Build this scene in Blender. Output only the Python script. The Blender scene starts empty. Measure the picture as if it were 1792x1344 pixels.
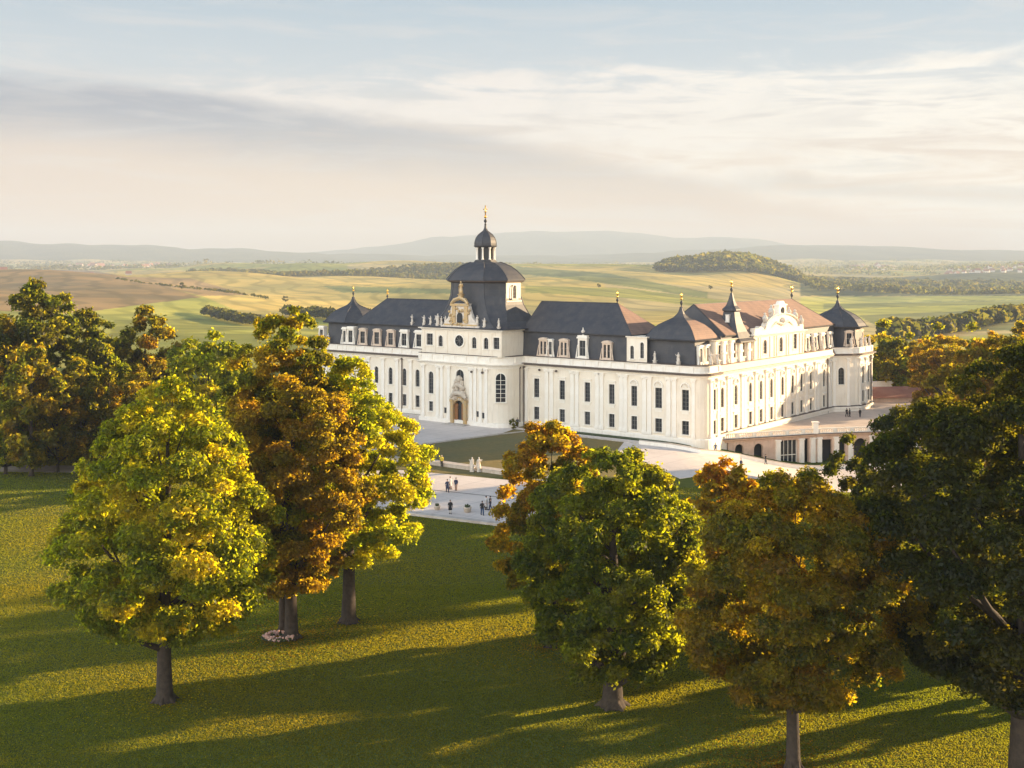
import bpy, math, random
import numpy as np
from mathutils import Vector, Matrix

SC = bpy.context.scene
COL = SC.collection
R = math.radians
rnd = random.Random(7)

# ------------------------------------------------------------------ camera
CZ, FOC, HOR = 36.0, 2034.0, 460.0
cam_d = bpy.data.cameras.new("camera")
cam = bpy.data.objects.new("camera", cam_d)
COL.objects.link(cam)
cam.location = (0, 0, CZ)
cam.rotation_euler = (R(90), 0, 0)
cam_d.sensor_width = 36
cam_d.lens = 36 * FOC / 1792
cam_d.shift_y = -(672 - HOR) / 1792
cam_d.clip_start = 1
cam_d.clip_end = 60000
SC.camera = cam

# ------------------------------------------------------------------ light and sky
EXPO = 2.0
SC.view_settings.view_transform = 'Standard'
SC.view_settings.look = 'None'
SC.view_settings.exposure = EXPO
SC.view_settings.gamma = 1.0
SC.cycles.use_denoising = True
SC.cycles.max_bounces = 6
SC.cycles.diffuse_bounces = 3
SC.cycles.glossy_bounces = 2
SC.cycles.transmission_bounces = 3
SC.cycles.volume_bounces = 1
SC.cycles.sample_clamp_indirect = 4

SUN_AZ, SUN_EL = 24.0, 10.5      # degrees above +X towards +Y, elevation
sd = Vector((math.cos(R(SUN_AZ)) * math.cos(R(SUN_EL)), math.sin(R(SUN_AZ)) * math.cos(R(SUN_EL)), math.sin(R(SUN_EL))))
sun_d = bpy.data.lights.new("sun", 'SUN')
sun_d.energy = 5.0
sun_d.angle = R(0.6)
sun_d.color = (1.0, 0.72, 0.42)
sun = bpy.data.objects.new("sun", sun_d)
COL.objects.link(sun)
sun.rotation_euler = (-sd).to_track_quat('-Z', 'Y').to_euler()
sun.location = sd * 500


class G:
    """small node-graph helper"""
    def __init__(s, nt):
        s.nt = nt; s.n = nt.nodes; s.l = nt.links
    def new(s, t, **k):
        nd = s.n.new(t)
        for a, b in k.items(): setattr(nd, a, b)
        return nd
    def put(s, sock, v):
        if v is None: return
        if isinstance(v, bpy.types.NodeSocket): s.l.new(v, sock)
        else:
            if hasattr(sock.default_value, '__len__') and hasattr(v, '__len__') and len(sock.default_value) == 4 and len(v) == 3:
                v = (*v, 1)
            sock.default_value = v
    def m(s, op, a, b=None, c=None, clamp=False):
        nd = s.new('ShaderNodeMath', operation=op); nd.use_clamp = clamp
        for i, v in enumerate((a, b, c)):
            if v is not None: s.put(nd.inputs[i], v)
        return nd.outputs[0]
    def mix(s, f, a, b, blend='MIX', clamp=False):
        nd = s.new('ShaderNodeMix', data_type='RGBA', blend_type=blend)
        nd.clamp_factor = True
        s.put(nd.inputs[0], f); s.put(nd.inputs[6], a); s.put(nd.inputs[7], b)
        return nd.outputs[2]
    def ss(s, v, a, b, lo=0.0, hi=1.0):
        nd = s.new('ShaderNodeMapRange', interpolation_type='SMOOTHSTEP')
        s.put(nd.inputs[0], v); s.put(nd.inputs[1], a); s.put(nd.inputs[2], b)
        nd.inputs[3].default_value = lo; nd.inputs[4].default_value = hi
        return nd.outputs[0]
    def noise(s, vec, scale, detail=4, rough=.55, dist=0.0, out=0):
        nd = s.new('ShaderNodeTexNoise')
        s.put(nd.inputs['Vector'], vec)
        nd.inputs['Scale'].default_value = scale; nd.inputs['Detail'].default_value = detail
        nd.inputs['Roughness'].default_value = rough; nd.inputs['Distortion'].default_value = dist
        return nd.outputs[out]
    def comb(s, x, y, z):
        nd = s.new('ShaderNodeCombineXYZ')
        for i, v in enumerate((x, y, z)): s.put(nd.inputs[i], v)
        return nd.outputs[0]
    def scalev(s, vec, xyz):
        nd = s.new('ShaderNodeVectorMath', operation='MULTIPLY')
        s.put(nd.inputs[0], vec); nd.inputs[1].default_value = xyz
        return nd.outputs[0]


world = bpy.data.worlds.new("World")
SC.world = world
world.use_nodes = True
g = G(world.node_tree); g.n.clear()
sky = g.new('ShaderNodeTexSky', sky_type='NISHITA')
sky.sun_disc = False
sky.sun_elevation = R(SUN_EL)
sky.sun_rotation = math.atan2(sd.x, sd.y)
sky.altitude = 300; sky.air_density = 1.0; sky.dust_density = 2.0
tc = g.new('ShaderNodeTexCoord')
sep = g.new('ShaderNodeSeparateXYZ'); g.put(sep.inputs[0], tc.outputs['Generated'])
X, Y, Z = sep.outputs
hyp = g.m('SQRT', g.m('ADD', g.m('MULTIPLY', X, X), g.m('MULTIPLY', Y, Y)))
AZ = g.m('ARCTAN2', X, Y)
EL = g.m('ARCTAN2', Z, hyp)
K = 8.5 / (2 ** EXPO)                     # display value -> colour for a 0.1 strength background
def cc(r, gg, b, s=1.0):
    f = lambda c: ((c / 255 + .055) / 1.055) ** 2.4
    return (f(r) * K * s, f(gg) * K * s, f(b) * K * s)
# clear sky between the clouds: warm and pale low down, blue-grey higher up
wm = g.ss(AZ, -.2, .5)
low = g.mix(wm, cc(255, 202, 165), cc(255, 166, 92))
c = g.mix(g.ss(EL, .00, .085), low, cc(243, 216, 196))
c = g.mix(g.ss(EL, .075, .17), c, cc(210, 221, 230))
c = g.mix(g.ss(EL, .15, .26), c, cc(176, 203, 222))
c = g.mix(g.ss(EL, .26, .8), c, cc(98, 120, 150))
# long streaked cloud noise
vec = g.comb(g.m('MULTIPLY', AZ, 2.2), g.m('MULTIPLY', EL, 9.0), 0.0)
vec2 = g.comb(AZ, g.m('MULTIPLY', EL, 2.4), 3.1)
n1 = g.noise(vec, 2.2, 7, .6, .6)
n2 = g.noise(vec2, 11.0, 10, .66, .6)
n3 = g.noise(g.comb(g.m('ADD', g.m('MULTIPLY', AZ, 1.4), g.m('MULTIPLY', EL, 3.0)), g.m('MULTIPLY', EL, 12.0), 7.7), 4.6, 10, .64, .8)
t = g.m('ADD', AZ, .42)
edge = g.m('SUBTRACT', g.m('SUBTRACT', .150, g.m('MULTIPLY', t, .03)), g.m('MULTIPLY', g.m('MULTIPLY', t, t), .17))
edge = g.m('ADD', edge, g.m('MULTIPLY', g.m('SUBTRACT', n1, .5), .045))
d = g.m('SUBTRACT', edge, EL)
front = g.ss(g.m('ABSOLUTE', AZ), 1.1, .7)
# bright cloud above the dark bank
up = g.m('ADD', .172, g.m('MULTIPLY', g.m('SUBTRACT', n2, .5), .075))
up = g.m('SUBTRACT', up, g.m('MULTIPLY', g.ss(AZ, -.05, -.38), .03))
up = g.m('SUBTRACT', up, g.m('MULTIPLY', g.ss(AZ, -.22, -.05), .0))
bright = g.m('MULTIPLY', g.ss(g.m('SUBTRACT', up, EL), -.004, .022), g.ss(d, .02, -.012))
bright = g.m('MULTIPLY', bright, g.m('MULTIPLY', g.ss(n3, .36, .56, .15, 1.0), g.ss(n2, .3, .55, .55, 1.0)))
wb = g.mix(wm, cc(255, 244, 236, 1.1), cc(255, 246, 232, 1.28))
c = g.mix(g.m('MULTIPLY', bright, .95), c, wb)
# shaded underside of the bank, strongest on the left
dark = g.m('MULTIPLY', g.ss(d, -.004, .014), g.ss(d, .066, .014))
dark = g.m('MULTIPLY', dark, g.ss(AZ, .3, -.34, .14, 1.1))
dark = g.m('MULTIPLY', dark, g.ss(n3, .30, .60, .45, 1.0))
c = g.mix(dark, c, cc(148, 158, 180))
# small dark streaks on the right
sm = g.m('MULTIPLY', g.ss(n3, .52, .68), g.m('MULTIPLY', g.ss(AZ, .18, .3), g.m('MULTIPLY', g.ss(EL, .045, .06), g.ss(EL, .15, .09))))
c = g.mix(g.m('MULTIPLY', sm, .6), c, cc(196, 186, 184))
sx_ = g.m('ABSOLUTE', g.m('SUBTRACT', g.m('ADD', EL, g.m('MULTIPLY', g.m('SUBTRACT', n2, .5), .03)), g.m('SUBTRACT', .0665, g.m('MULTIPLY', g.m('SUBTRACT', AZ, .2), .06))))
streak = g.m('MULTIPLY', g.ss(sx_, .012, .001), g.m('MULTIPLY', g.ss(AZ, .1, .26), g.ss(n3, .3, .6, .35, 1)))
c = g.mix(g.m('MULTIPLY', streak, .75), c, cc(199, 187, 184))
wisps = g.m('MULTIPLY', g.ss(n3, .46, .66), g.ss(EL, .3, .16))
c = g.mix(g.m('MULTIPLY', wisps, .4), c, cc(246, 238, 232))
hcl = g.mix(g.m('MULTIPLY', g.ss(n1, .42, .62), g.ss(EL, .7, .35)), c, cc(225, 228, 232))      # the rest of the sky: broken cloud
c = g.mix(front, hcl, c)
c = g.mix(.05, c, sky.outputs[0])
# added fill: the unseen sky behind the viewer is brightened to light the facades
dotb = g.m('ADD', g.m('MULTIPLY', X, -.66), g.m('MULTIPLY', Y, -.75))
SKY_FILL = 6.0
fill_gain = g.m('ADD', 1.0, g.m('MULTIPLY', g.ss(dotb, .1, .8), g.m('MULTIPLY', g.ss(EL, -.05, .1), SKY_FILL)))
c = g.mix(g.ss(dotb, .1, .8), c, g.mix(1.0, c, (1.0, .88, .76), 'MULTIPLY'))
mul = g.new('ShaderNodeVectorMath', operation='SCALE'); g.put(mul.inputs[0], c); g.put(mul.inputs['Scale'], fill_gain)
bg = g.new('ShaderNodeBackground'); g.put(bg.inputs[0], mul.outputs[0]); bg.inputs[1].default_value = .1
wo = g.new('ShaderNodeOutputWorld'); g.l.new(bg.outputs[0], wo.inputs[0])


# ------------------------------------------------------------------ helpers
def tag(o, label=None, cat=None, group=None, kind=None):
    if label: o['label'] = label
    if cat: o['category'] = cat
    if group: o['group'] = group
    if kind: o['kind'] = kind
    return o

def empty(name, loc=(0, 0, 0), rz=0, parent=None):
    o = bpy.data.objects.new(name, None)
    o.empty_display_size = .5
    COL.objects.link(o); o.location = loc; o.rotation_euler = (0, 0, rz)
    if parent: o.parent = parent
    return o

def link(name, me, parent=None, loc=None, rz=None):
    o = bpy.data.objects.new(name, me)
    COL.objects.link(o)
    if parent: o.parent = parent
    if loc is not None: o.location = loc
    if rz is not None: o.rotation_euler = (0, 0, rz)
    return o

def np_mesh(name, V, F, mat, smooth=False, tint=None, tint_domain='POINT'):
    """V (n,3), F (m,4) or (m,3) arrays"""
    me = bpy.data.meshes.new(name)
    V = np.asarray(V, np.float32); F = np.asarray(F, np.int32)
    k = F.shape[1]
    me.vertices.add(len(V)); me.vertices.foreach_set('co', V.ravel())
    me.loops.add(F.size); me.loops.foreach_set('vertex_index', F.ravel())
    me.polygons.add(len(F)); me.polygons.foreach_set('loop_start', np.arange(0, F.size, k, dtype=np.int32))
    if smooth: me.polygons.foreach_set('use_smooth', np.ones(len(F), bool))
    me.update(calc_edges=True)
    if tint is not None:
        a = me.attributes.new('tint', 'FLOAT_COLOR', tint_domain)
        t4 = np.ones((len(tint), 4), np.float32); t4[:, :3] = tint
        a.data.foreach_set('color', t4.ravel())
    if mat: me.materials.append(mat)
    return me

class MB:
    def __init__(s): s.v = []; s.f = []
    def add(s, vs, fs):
        o = len(s.v); s.v += [tuple(p) for p in vs]; s.f += [tuple(i + o for i in q) for q in fs]
    def box(s, x0, x1, y0, y1, z0, z1):
        s.add([(x0,y0,z0),(x1,y0,z0),(x1,y1,z0),(x0,y1,z0),(x0,y0,z1),(x1,y0,z1),(x1,y1,z1),(x0,y1,z1)],
              [(0,3,2,1),(4,5,6,7),(0,1,5,4),(1,2,6,5),(2,3,7,6),(3,0,4,7)])
    def obox(s, c, dx, dy, hx, hy, z0, z1, top=1.0):
        c = Vector(c); dx = Vector(dx); dy = Vector(dy)
        lo = [c + dx*a*hx + dy*b*hy for a, b in ((-1,-1),(1,-1),(1,1),(-1,1))]
        hi = [c + dx*a*hx*top + dy*b*hy*top for a, b in ((-1,-1),(1,-1),(1,1),(-1,1))]
        s.add([(p.x,p.y,z0) for p in lo] + [(p.x,p.y,z1) for p in hi],
              [(0,3,2,1),(4,5,6,7),(0,1,5,4),(1,2,6,5),(2,3,7,6),(3,0,4,7)])
    def rings(s, rings, cap=True, close=True):
        n = len(rings[0]); vs = [p for r in rings for p in r]; fs = []
        for k in range(len(rings) - 1):
            for i in range(n if close else n - 1):
                j = (i + 1) % n
                fs.append((k*n+i, k*n+j, (k+1)*n+j, (k+1)*n+i))
        if cap:
            fs.append(tuple(reversed(range(n)))); fs.append(tuple((len(rings)-1)*n + i for i in range(n)))
        s.add(vs, fs)
    def lathe(s, prof, c=(0,0), seg=10, sx=1, sy=1, rot=0):
        s.rings([[(c[0]+sx*r*math.cos(rot+2*math.pi*i/seg), c[1]+sy*r*math.sin(rot+2*math.pi*i/seg), z) for i in range(seg)] for r, z in prof])
    def tube(s, pts, rad, seg=7):
        pts = [Vector(p) for p in pts]; rg = []
        for i, p in enumerate(pts):
            d = (pts[min(i+1,len(pts)-1)] - pts[max(i-1,0)]).normalized()
            a = d.cross(Vector((0,0,1)) if abs(d.z) < .9 else Vector((0,1,0))).normalized(); b = d.cross(a)
            r = rad[i] if hasattr(rad, '__len__') else rad
            rg.append([tuple(p + (a*math.cos(2*math.pi*k/seg) + b*math.sin(2*math.pi*k/seg))*r) for k in range(seg)])
        s.rings(rg)
    def ball(s, c, r, seg=8, st=5, sz=1):
        s.lathe([(max(.001, r*math.sin(math.pi*i/st)), c[2] - sz*r*math.cos(math.pi*i/st)) for i in range(st+1)], c[:2], seg)
    def mesh(s, name, mat, smooth=False):
        me = bpy.data.meshes.new(name)
        me.from_pydata(s.v, [], s.f); me.update()
        if smooth:
            me.polygons.foreach_set('use_smooth', np.ones(len(me.polygons), bool))
        me.materials.append(mat)
        return me
    def build(s, name, mat, parent=None, smooth=False, loc=None, rz=None):
        return link(name, s.mesh(name, mat, smooth), parent, loc, rz)

# ------------------------------------------------------------------ materials
def material(name, base, rough=.8, var=None, scale=1.0, detail=5, bump=0.0, bscale=8.0, metallic=0.0, spec=.5, streak=None, obj=True):
    m = bpy.data.materials.new(name); m.use_nodes = True
    g = G(m.node_tree); b = g.n['Principled BSDF']
    tc = g.new('ShaderNodeTexCoord'); P = tc.outputs['Object']
    col = None
    if var:
        f = g.ss(g.noise(P, scale, detail, .6), .3, .7)
        col = g.mix(f, base, var)
    if streak:   # rain-wash streaks and grime that belong to the wall
        f = g.ss(g.noise(g.scalev(P, (1.3, 1.3, .12)), 1.6, 6, .65), .52, .78)
        col = g.mix(g.m('MULTIPLY', f, .55), col if col else base, streak)
    g.put(b.inputs['Base Color'], col if col else base)
    b.inputs['Roughness'].default_value = rough; b.inputs['Metallic'].default_value = metallic
    b.inputs['Specular IOR Level'].default_value = spec
    if bump:
        bn = g.new('ShaderNodeBump'); bn.inputs['Strength'].default_value = bump; bn.inputs['Distance'].default_value = .05
        g.put(bn.inputs['Height'], g.noise(P, bscale, 6, .7)); g.l.new(bn.outputs[0], b.inputs['Normal'])
    return m

M = {}
M['stucco'] = material('stucco', (.86, .765, .625), .85, (.80, .695, .55), .35, streak=(.52, .42, .32), bump=.15, bscale=3)
M['stone'] = material('stone', (.62, .54, .44), .85, (.50, .40, .30), 1.5, streak=(.30, .23, .17), bump=.6, bscale=2.5)
M['pink_stone'] = material('pink_stone', (.66, .47, .35), .85, (.56, .38, .28), .8, streak=(.36, .26, .20), bump=.5, bscale=2)
M['trim'] = material('trim', (.90, .835, .735), .8, (.85, .77, .65), .8, streak=(.58, .49, .39))
M['gutter'] = material('gutter', (.075, .055, .045), .6, (.11, .08, .065), 2)
M['lead'] = material('lead', (.34, .22, .16), .5, (.26, .17, .13), .6)
M['gold'] = material('gold', (.85, .52, .12), .3, metallic=1.0)
M['gilt'] = material('gilt', (.60, .38, .14), .5, (.45, .36, .24), 2.5, metallic=.35, bump=.4)
M['wood'] = material('wood', (.34, .15, .05), .6, (.24, .10, .035), 3)
M['dark'] = material('dark', (.03, .03, .032), .6)
M['bark'] = material('bark', (.026, .019, .014), .95, (.055, .040, .029), 2.2, bump=1.0, bscale=6)
M['paving_plain'] = material('paving', (.68, .61, .56), .85, (.60, .53, .48), .12, detail=8, bump=.2, bscale=2)
M['gravel'] = material('gravel', (.30, .25, .21), .9, (.22, .18, .15), .6, bump=.6, bscale=3)
M['kerb'] = material('kerb', (.55, .49, .43), .85, (.40, .34, .29), .9, bump=.3, bscale=3)
M['joint'] = material('joint', (.22, .19, .17), .9, (.30, .26, .23), 1.2)
M['red_roof'] = material('red_roof', (.24, .10, .065), .85, (.32, .15, .10), .3)
M['blossom'] = material('blossom', (.55, .42, .36), .8, (.42, .20, .16), 9, detail=2)

def slate_material():
    m = bpy.data.materials.new('slate'); m.use_nodes = True
    g = G(m.node_tree); b = g.n['Principled BSDF']
    P = g.new('ShaderNodeTexCoord').outputs['Object']
    sp = g.new('ShaderNodeSeparateXYZ'); g.put(sp.inputs[0], P)
    base = g.mix(g.ss(g.noise(P, .5, 6, .6), .3, .7), (.042, .045, .056), (.068, .066, .070))
    w = g.m('FRACT', g.m('MULTIPLY', sp.outputs[2], 2.8))                    # slate courses
    base = g.mix(g.m('MULTIPLY', g.ss(w, .16, .0), .45), base, (.03, .03, .033))
    base = g.mix(g.m('MULTIPLY', g.ss(g.noise(g.scalev(P, (1, 1, .15)), 1.1, 5, .7), .55, .8), .35), base, (.17, .15, .135))
    g.put(b.inputs['Base Color'], base); b.inputs['Roughness'].default_value = .6
    b.inputs['Specular IOR Level'].default_value = .4
    bn = g.new('ShaderNodeBump'); bn.inputs['Strength'].default_value = .35; bn.inputs['Distance'].default_value = .04
    g.put(bn.inputs['Height'], g.noise(P, 3, 5, .7)); g.l.new(bn.outputs[0], b.inputs['Normal'])
    return m
M['slate'] = slate_material()

def glass_material():
    m = bpy.data.materials.new('window_glass'); m.use_nodes = True
    g = G(m.node_tree); b = g.n['Principled BSDF']
    P = g.new('ShaderNodeTexCoord').outputs['Object']
    info = g.new('ShaderNodeObjectInfo').outputs['Random']
    base = g.mix(info, (.012, .016, .022), (.05, .052, .055))
    g.put(b.inputs['Base Color'], base); b.inputs['Roughness'].default_value = .12
    b.inputs['Specular IOR Level'].default_value = .5
    bn = g.new('ShaderNodeBump'); bn.inputs['Strength'].default_value = .25; bn.inputs['Distance'].default_value = .03
    g.put(bn.inputs['Height'], g.noise(P, 1.3, 2, .5)); g.l.new(bn.outputs[0], b.inputs['Normal'])
    return m
M['glass'] = glass_material()
def sunlit_slate_material():  # slate as the low sun warms it, painted into the base colour
    m = bpy.data.materials.new('sunlit_slate'); m.use_nodes = True
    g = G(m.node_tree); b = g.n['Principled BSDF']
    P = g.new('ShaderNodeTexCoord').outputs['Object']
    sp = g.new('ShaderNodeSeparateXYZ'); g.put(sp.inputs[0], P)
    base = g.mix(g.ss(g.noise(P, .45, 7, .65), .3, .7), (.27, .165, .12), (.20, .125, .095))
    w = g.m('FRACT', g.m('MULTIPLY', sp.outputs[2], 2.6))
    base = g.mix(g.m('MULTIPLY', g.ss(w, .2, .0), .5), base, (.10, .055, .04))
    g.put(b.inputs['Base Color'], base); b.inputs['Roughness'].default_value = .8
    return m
M['lit_slope'] = sunlit_slate_material()
def paving_material():
    m = bpy.data.materials.new('paving'); m.use_nodes = True
    g = G(m.node_tree); b = g.n['Principled BSDF']
    P = g.new('ShaderNodeTexCoord').outputs['Object']
    sp = g.new('ShaderNodeSeparateXYZ'); g.put(sp.inputs[0], P)
    u = g.m('ADD', g.m('MULTIPLY', sp.outputs[0], .787), g.m('MULTIPLY', sp.outputs[1], -.617)); v = g.m('ADD', g.m('MULTIPLY', sp.outputs[0], .617), g.m('MULTIPLY', sp.outputs[1], .787))
    base = g.mix(g.ss(g.noise(P, .1, 8, .65), .32, .68), (.70, .61, .545), (.60, .52, .465))
    base = g.mix(g.ss(g.noise(g.scalev(P, (1, .25, 1)), .5, 6, .7), .5, .75, 0, .35), base, (.45, .38, .33))
    for q, w_ in ((u, 5.2), (v, 4.0)):
        fr_ = g.m('FRACT', g.m('DIVIDE', q, w_))
        base = g.mix(g.m('MULTIPLY', g.ss(g.m('ABSOLUTE', g.m('SUBTRACT', fr_, .5)), .03, .012), .4), base, (.36, .31, .27))
    g.put(b.inputs['Base Color'], base); b.inputs['Roughness'].default_value = .85
    return m
M['paving'] = paving_material()

def leaf_material(name, trans=.6, mul=1.0, tt=(3.7, 3.4, .75)):
    m = bpy.data.materials.new(name); m.use_nodes = True
    g = G(m.node_tree); g.n.clear()
    at = g.new('ShaderNodeAttribute', attribute_name='tint')
    tint = g.mix(1.0, at.outputs['Color'], (mul, mul, mul), 'MULTIPLY')
    df = g.new('ShaderNodeBsdfDiffuse'); g.put(df.inputs[0], g.mix(1.0, tint, (.27, .30, .32), 'MULTIPLY'))
    tr = g.new('ShaderNodeBsdfTranslucent'); g.put(tr.inputs[0], g.mix(1.0, tint, tt, 'MULTIPLY'))
    gl = g.new('ShaderNodeBsdfGlossy'); gl.inputs['Roughness'].default_value = .5; gl.inputs[0].default_value = (.8, .8, .8, 1)
    mx = g.new('ShaderNodeMixShader'); mx.inputs[0].default_value = trans
    g.l.new(df.outputs[0], mx.inputs[1]); g.l.new(tr.outputs[0], mx.inputs[2])
    m2 = g.new('ShaderNodeMixShader'); m2.inputs[0].default_value = .012
    g.l.new(mx.outputs[0], m2.inputs[1]); g.l.new(gl.outputs[0], m2.inputs[2])
    o = g.new('ShaderNodeOutputMaterial'); g.l.new(m2.outputs[0], o.inputs[0])
    return m
M['leaf'] = leaf_material('leaf')
M['blade'] = leaf_material('grass_blade', .55, 1.0, (8.2, 4.0, .5))

def tinted(name, col, rough=.8):
    if name not in M: M[name] = material(name, col, rough)
    return M[name]
# ------------------------------------------------------------------ terrain
PXK = [-1400, 0, 200, 400, 600, 800, 1000, 1100, 1200, 1280, 1420, 1600, 1792, 3200]
ST = {   # depth -> apparent height of the land along the stations above, read as heights below
 400:  [644]*14,
 560:  [592, 590, 590, 590, 592, 594, 596, 596, 596, 598, 600, 612, 622, 625],
 760:  [562, 560, 566, 572, 576, 578, 578, 578, 578, 580, 588, 604, 598, 600],
 1000: [541, 539, 548, 562, 565, 562, 560, 560, 560, 560, 572, 578, 572, 570],
 1400: [512, 510, 516, 530, 536, 534, 530, 530, 532, 533, 544, 548, 546, 545],
 2000: [490, 488, 491, 500, 510, 508, 502, 502, 505, 510, 524, 528, 526, 524],
 2600: [474, 474, 480, 489, 497, 493, 484, 482, 486, 492, 516, 519, 517, 515],
 3200: [478, 479, 484, 486, 488, 484, 470, 468, 472, 472, 500, 512, 514, 512],
 3800: [486, 486, 482, 478, 474, 470, 473, 470, 466, 466, 492, 500, 502, 500],
 4600: [480, 480, 476, 464, 462, 463, 476, 476, 474, 476, 486, 486, 478, 478],
 6000: [474, 474, 473, 472, 471, 472, 474, 474, 474, 475, 476, 475, 470, 470],
 8500: [466, 465, 466, 466, 466, 466, 467, 467, 467, 467, 467, 466, 466, 466],
 10500:[452, 448, 452, 456, 460, 460, 460, 458, 455, 452, 450, 452, 454, 450],
 12500:[424, 423, 430, 436, 444, 448, 447, 444, 439, 435, 430, 434, 440, 430],
 14500:[446, 446, 448, 448, 450, 450, 450, 448, 446, 444, 442, 444, 446, 445],
 17500:[452, 452, 448, 446, 440, 417, 408, 411, 421, 419, 436, 448, 450, 450],
 19500:[462]*14,
}
PXD = np.arange(-1400, 3201, 8.0)
def smooth_interp(x, xp, fp):
    xp = np.asarray(xp, float); fp = np.asarray(fp, float)
    i = np.clip(np.searchsorted(xp, x) - 1, 0, len(xp) - 2)
    t = (x - xp[i]) / (xp[i+1] - xp[i])
    m = np.gradient(fp, xp)
    h = xp[i+1] - xp[i]
    return ((2*t**3-3*t**2+1)*fp[i] + (t**3-2*t**2+t)*h*m[i] + (-2*t**3+3*t**2)*fp[i+1] + (t**3-t**2)*h*m[i+1])
stY = np.array(sorted(ST)); 
stZ = np.array([CZ - (smooth_interp(PXD, PXK, ST[k]) - HOR) / FOC * k for k in sorted(ST)])   # (stations, columns)
LY = np.linspace(math.log(400), math.log(19500), 700)
tabl = np.empty((len(LY), len(PXD)))
for j in range(len(PXD)):
    tabl[:, j] = smooth_interp(LY, np.log(stY), stZ[:, j])

def sstep(t):
    t = np.clip(t, 0, 1); return t*t*(3-2*t)

def ground_z(x, y):
    x = np.asarray(x, float); y = np.asarray(y, float)
    near = -6.0 * sstep((x - 30) / 34) * sstep((y - 150) / 50)
    near = near - 1.2 * sstep((-60 - x) / 60) * sstep((y - 60) / 90) * 0
    px = 896 + FOC * x / np.maximum(y, 1)
    fi = np.clip((np.log(np.maximum(y, 400)) - LY[0]) / (LY[1] - LY[0]), 0, len(LY) - 1.001)
    fj = np.clip((px - PXD[0]) / 8.0, 0, len(PXD) - 1.001)
    i = fi.astype(int); j = fj.astype(int); a = fi - i; b = fj - j
    far = (tabl[i, j]*(1-a)*(1-b) + tabl[i+1, j]*a*(1-b) + tabl[i, j+1]*(1-a)*b + tabl[i+1, j+1]*a*b)
    roll = (np.sin(x/190+1.3)*np.sin(y/260) + .6*np.sin(x/83+y/120)) * (2.0 + 7.0*sstep((y-900)/900)) * sstep((y-500)/500)
    roll = roll + (np.sin(x/330+.4+y/900)*np.cos(y/450+.8)) * 8.0 * sstep((y-1000)/700) * (1-sstep((y-6500)/2500))
    rough = (np.sin(x/310+2)*np.sin(y/900+x/700)*10 + np.sin(x/130+y/400)*5) * sstep((y-9500)/2500)
    w = sstep((y - 330) / 150)
    return near * (1 - w) + far * w + roll + rough
def gz(x, y): return float(ground_z(x, y))
def at(px, Y): return (px - 896) / FOC * Y
def ydepth(py, z=0.0): return (CZ - z) * FOC / (py - HOR)

# colour of the land: lawns, ploughed land and fields with their own borders
def in_poly(px, py, poly):
    r = np.zeros(px.shape, bool); n = len(poly)
    for i in range(n):
        x1, y1 = poly[i]; x2, y2 = poly[(i+1) % n]
        c = ((y1 > py) != (y2 > py)) & (px < (x2-x1)*(py-y1)/(y2-y1+1e-9)+x1)
        r ^= c
    return r

ys = np.concatenate([np.arange(-260, 60, 20), np.arange(60, 330, 2.2), np.geomspace(330, 19500, 520)])
rs = np.concatenate([np.arange(-1400, -60, 40), np.arange(-60, 1860, 4.5), np.arange(1860, 3200, 40)])
YY, PP = np.meshgrid(ys, rs, indexing='ij')
XX = (PP - 896) / FOC * np.maximum(YY, 75)
ZZ = ground_z(XX, YY)
nr, nc = YY.shape
idx = np.arange(nr*nc).reshape(nr, nc)
F = np.stack([idx[:-1, :-1], idx[:-1, 1:], idx[1:, 1:], idx[1:, :-1]], -1).reshape(-1, 4)
PYY = HOR + (CZ - ZZ) / np.maximum(YY, 1) * FOC
T = np.empty((nr, nc, 3)); 
GRASS = np.array([.050, .080, .018]); T[:] = GRASS
DRY = np.array([.34, .26, .09]); GREEN = np.array([.235, .235, .06]); BROWN = np.array([.185, .13, .07]); WOOD = np.array([.05, .055, .025])
PALE = np.array([.33, .27, .14]); DKG = np.array([.12, .13, .05])
wy = sstep((YY - 340) / 200)[..., None]
T[:] = T*(1-wy) + wy*GREEN
rr = np.random.RandomState(3)
# patchwork in the far land
fld = YY > 420
cellx = np.floor((XX + 0.25*YY) / 330 + .7*np.sin(YY/500)); celly = np.floor((YY + .2*XX) / 420)
hsh = np.modf(np.abs(np.sin(cellx*12.9898 + celly*78.233) * 43758.5453))[0]
pal = np.array([DRY, GREEN, PALE, DRY*.85, GREEN*.85+DRY*.15, DRY])
pc = pal[(hsh*6).astype(int) % 6]
far_mask = (YY > 900)
T[far_mask] = pc[far_mask]
def paint(poly, col, ymin=400, ymax=6000):
    m_ = in_poly(PP, PYY, poly) & (YY > ymin) & (YY < ymax)
    T[m_] = col
paint([(-300, 600), (165, 543), (355, 518), (452, 560), (520, 640), (-300, 700)], GREEN*1.12)
paint([(-900, 470), (0, 470), (160, 473), (260, 492), (352, 520), (165, 544), (-900, 548)], BROWN)
paint([(200, 484), (330, 487), (445, 518), (360, 520), (262, 494)], BROWN*1.25, 1300, 3300)
paint([(340, 484), (800, 484), (800, 560), (640, 570), (560, 552), (450, 560), (355, 518), (445, 516)], DRY*1.15, 900, 3400)
paint([(450, 560), (560, 552), (700, 570), (700, 640), (430, 640)], GREEN, 420)
paint([(900, 466), (1150, 466), (1250, 490), (1180, 560), (900, 540)], DRY*1.1, 1200, 3900)
paint([(1040, 480), (1200, 500), (1420, 505), (1420, 540), (1100, 545)], PALE*.95, 1100, 3900)
paint([(900, 466), (1060, 478), (1240, 512), (1240, 522), (1030, 492), (900, 478)], DKG*1.25, 1200, 3900)
paint([(920, 500), (1100, 505), (1300, 530), (1300, 545), (1080, 520), (920, 512)], GREEN*.85, 1000, 3000)
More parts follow.
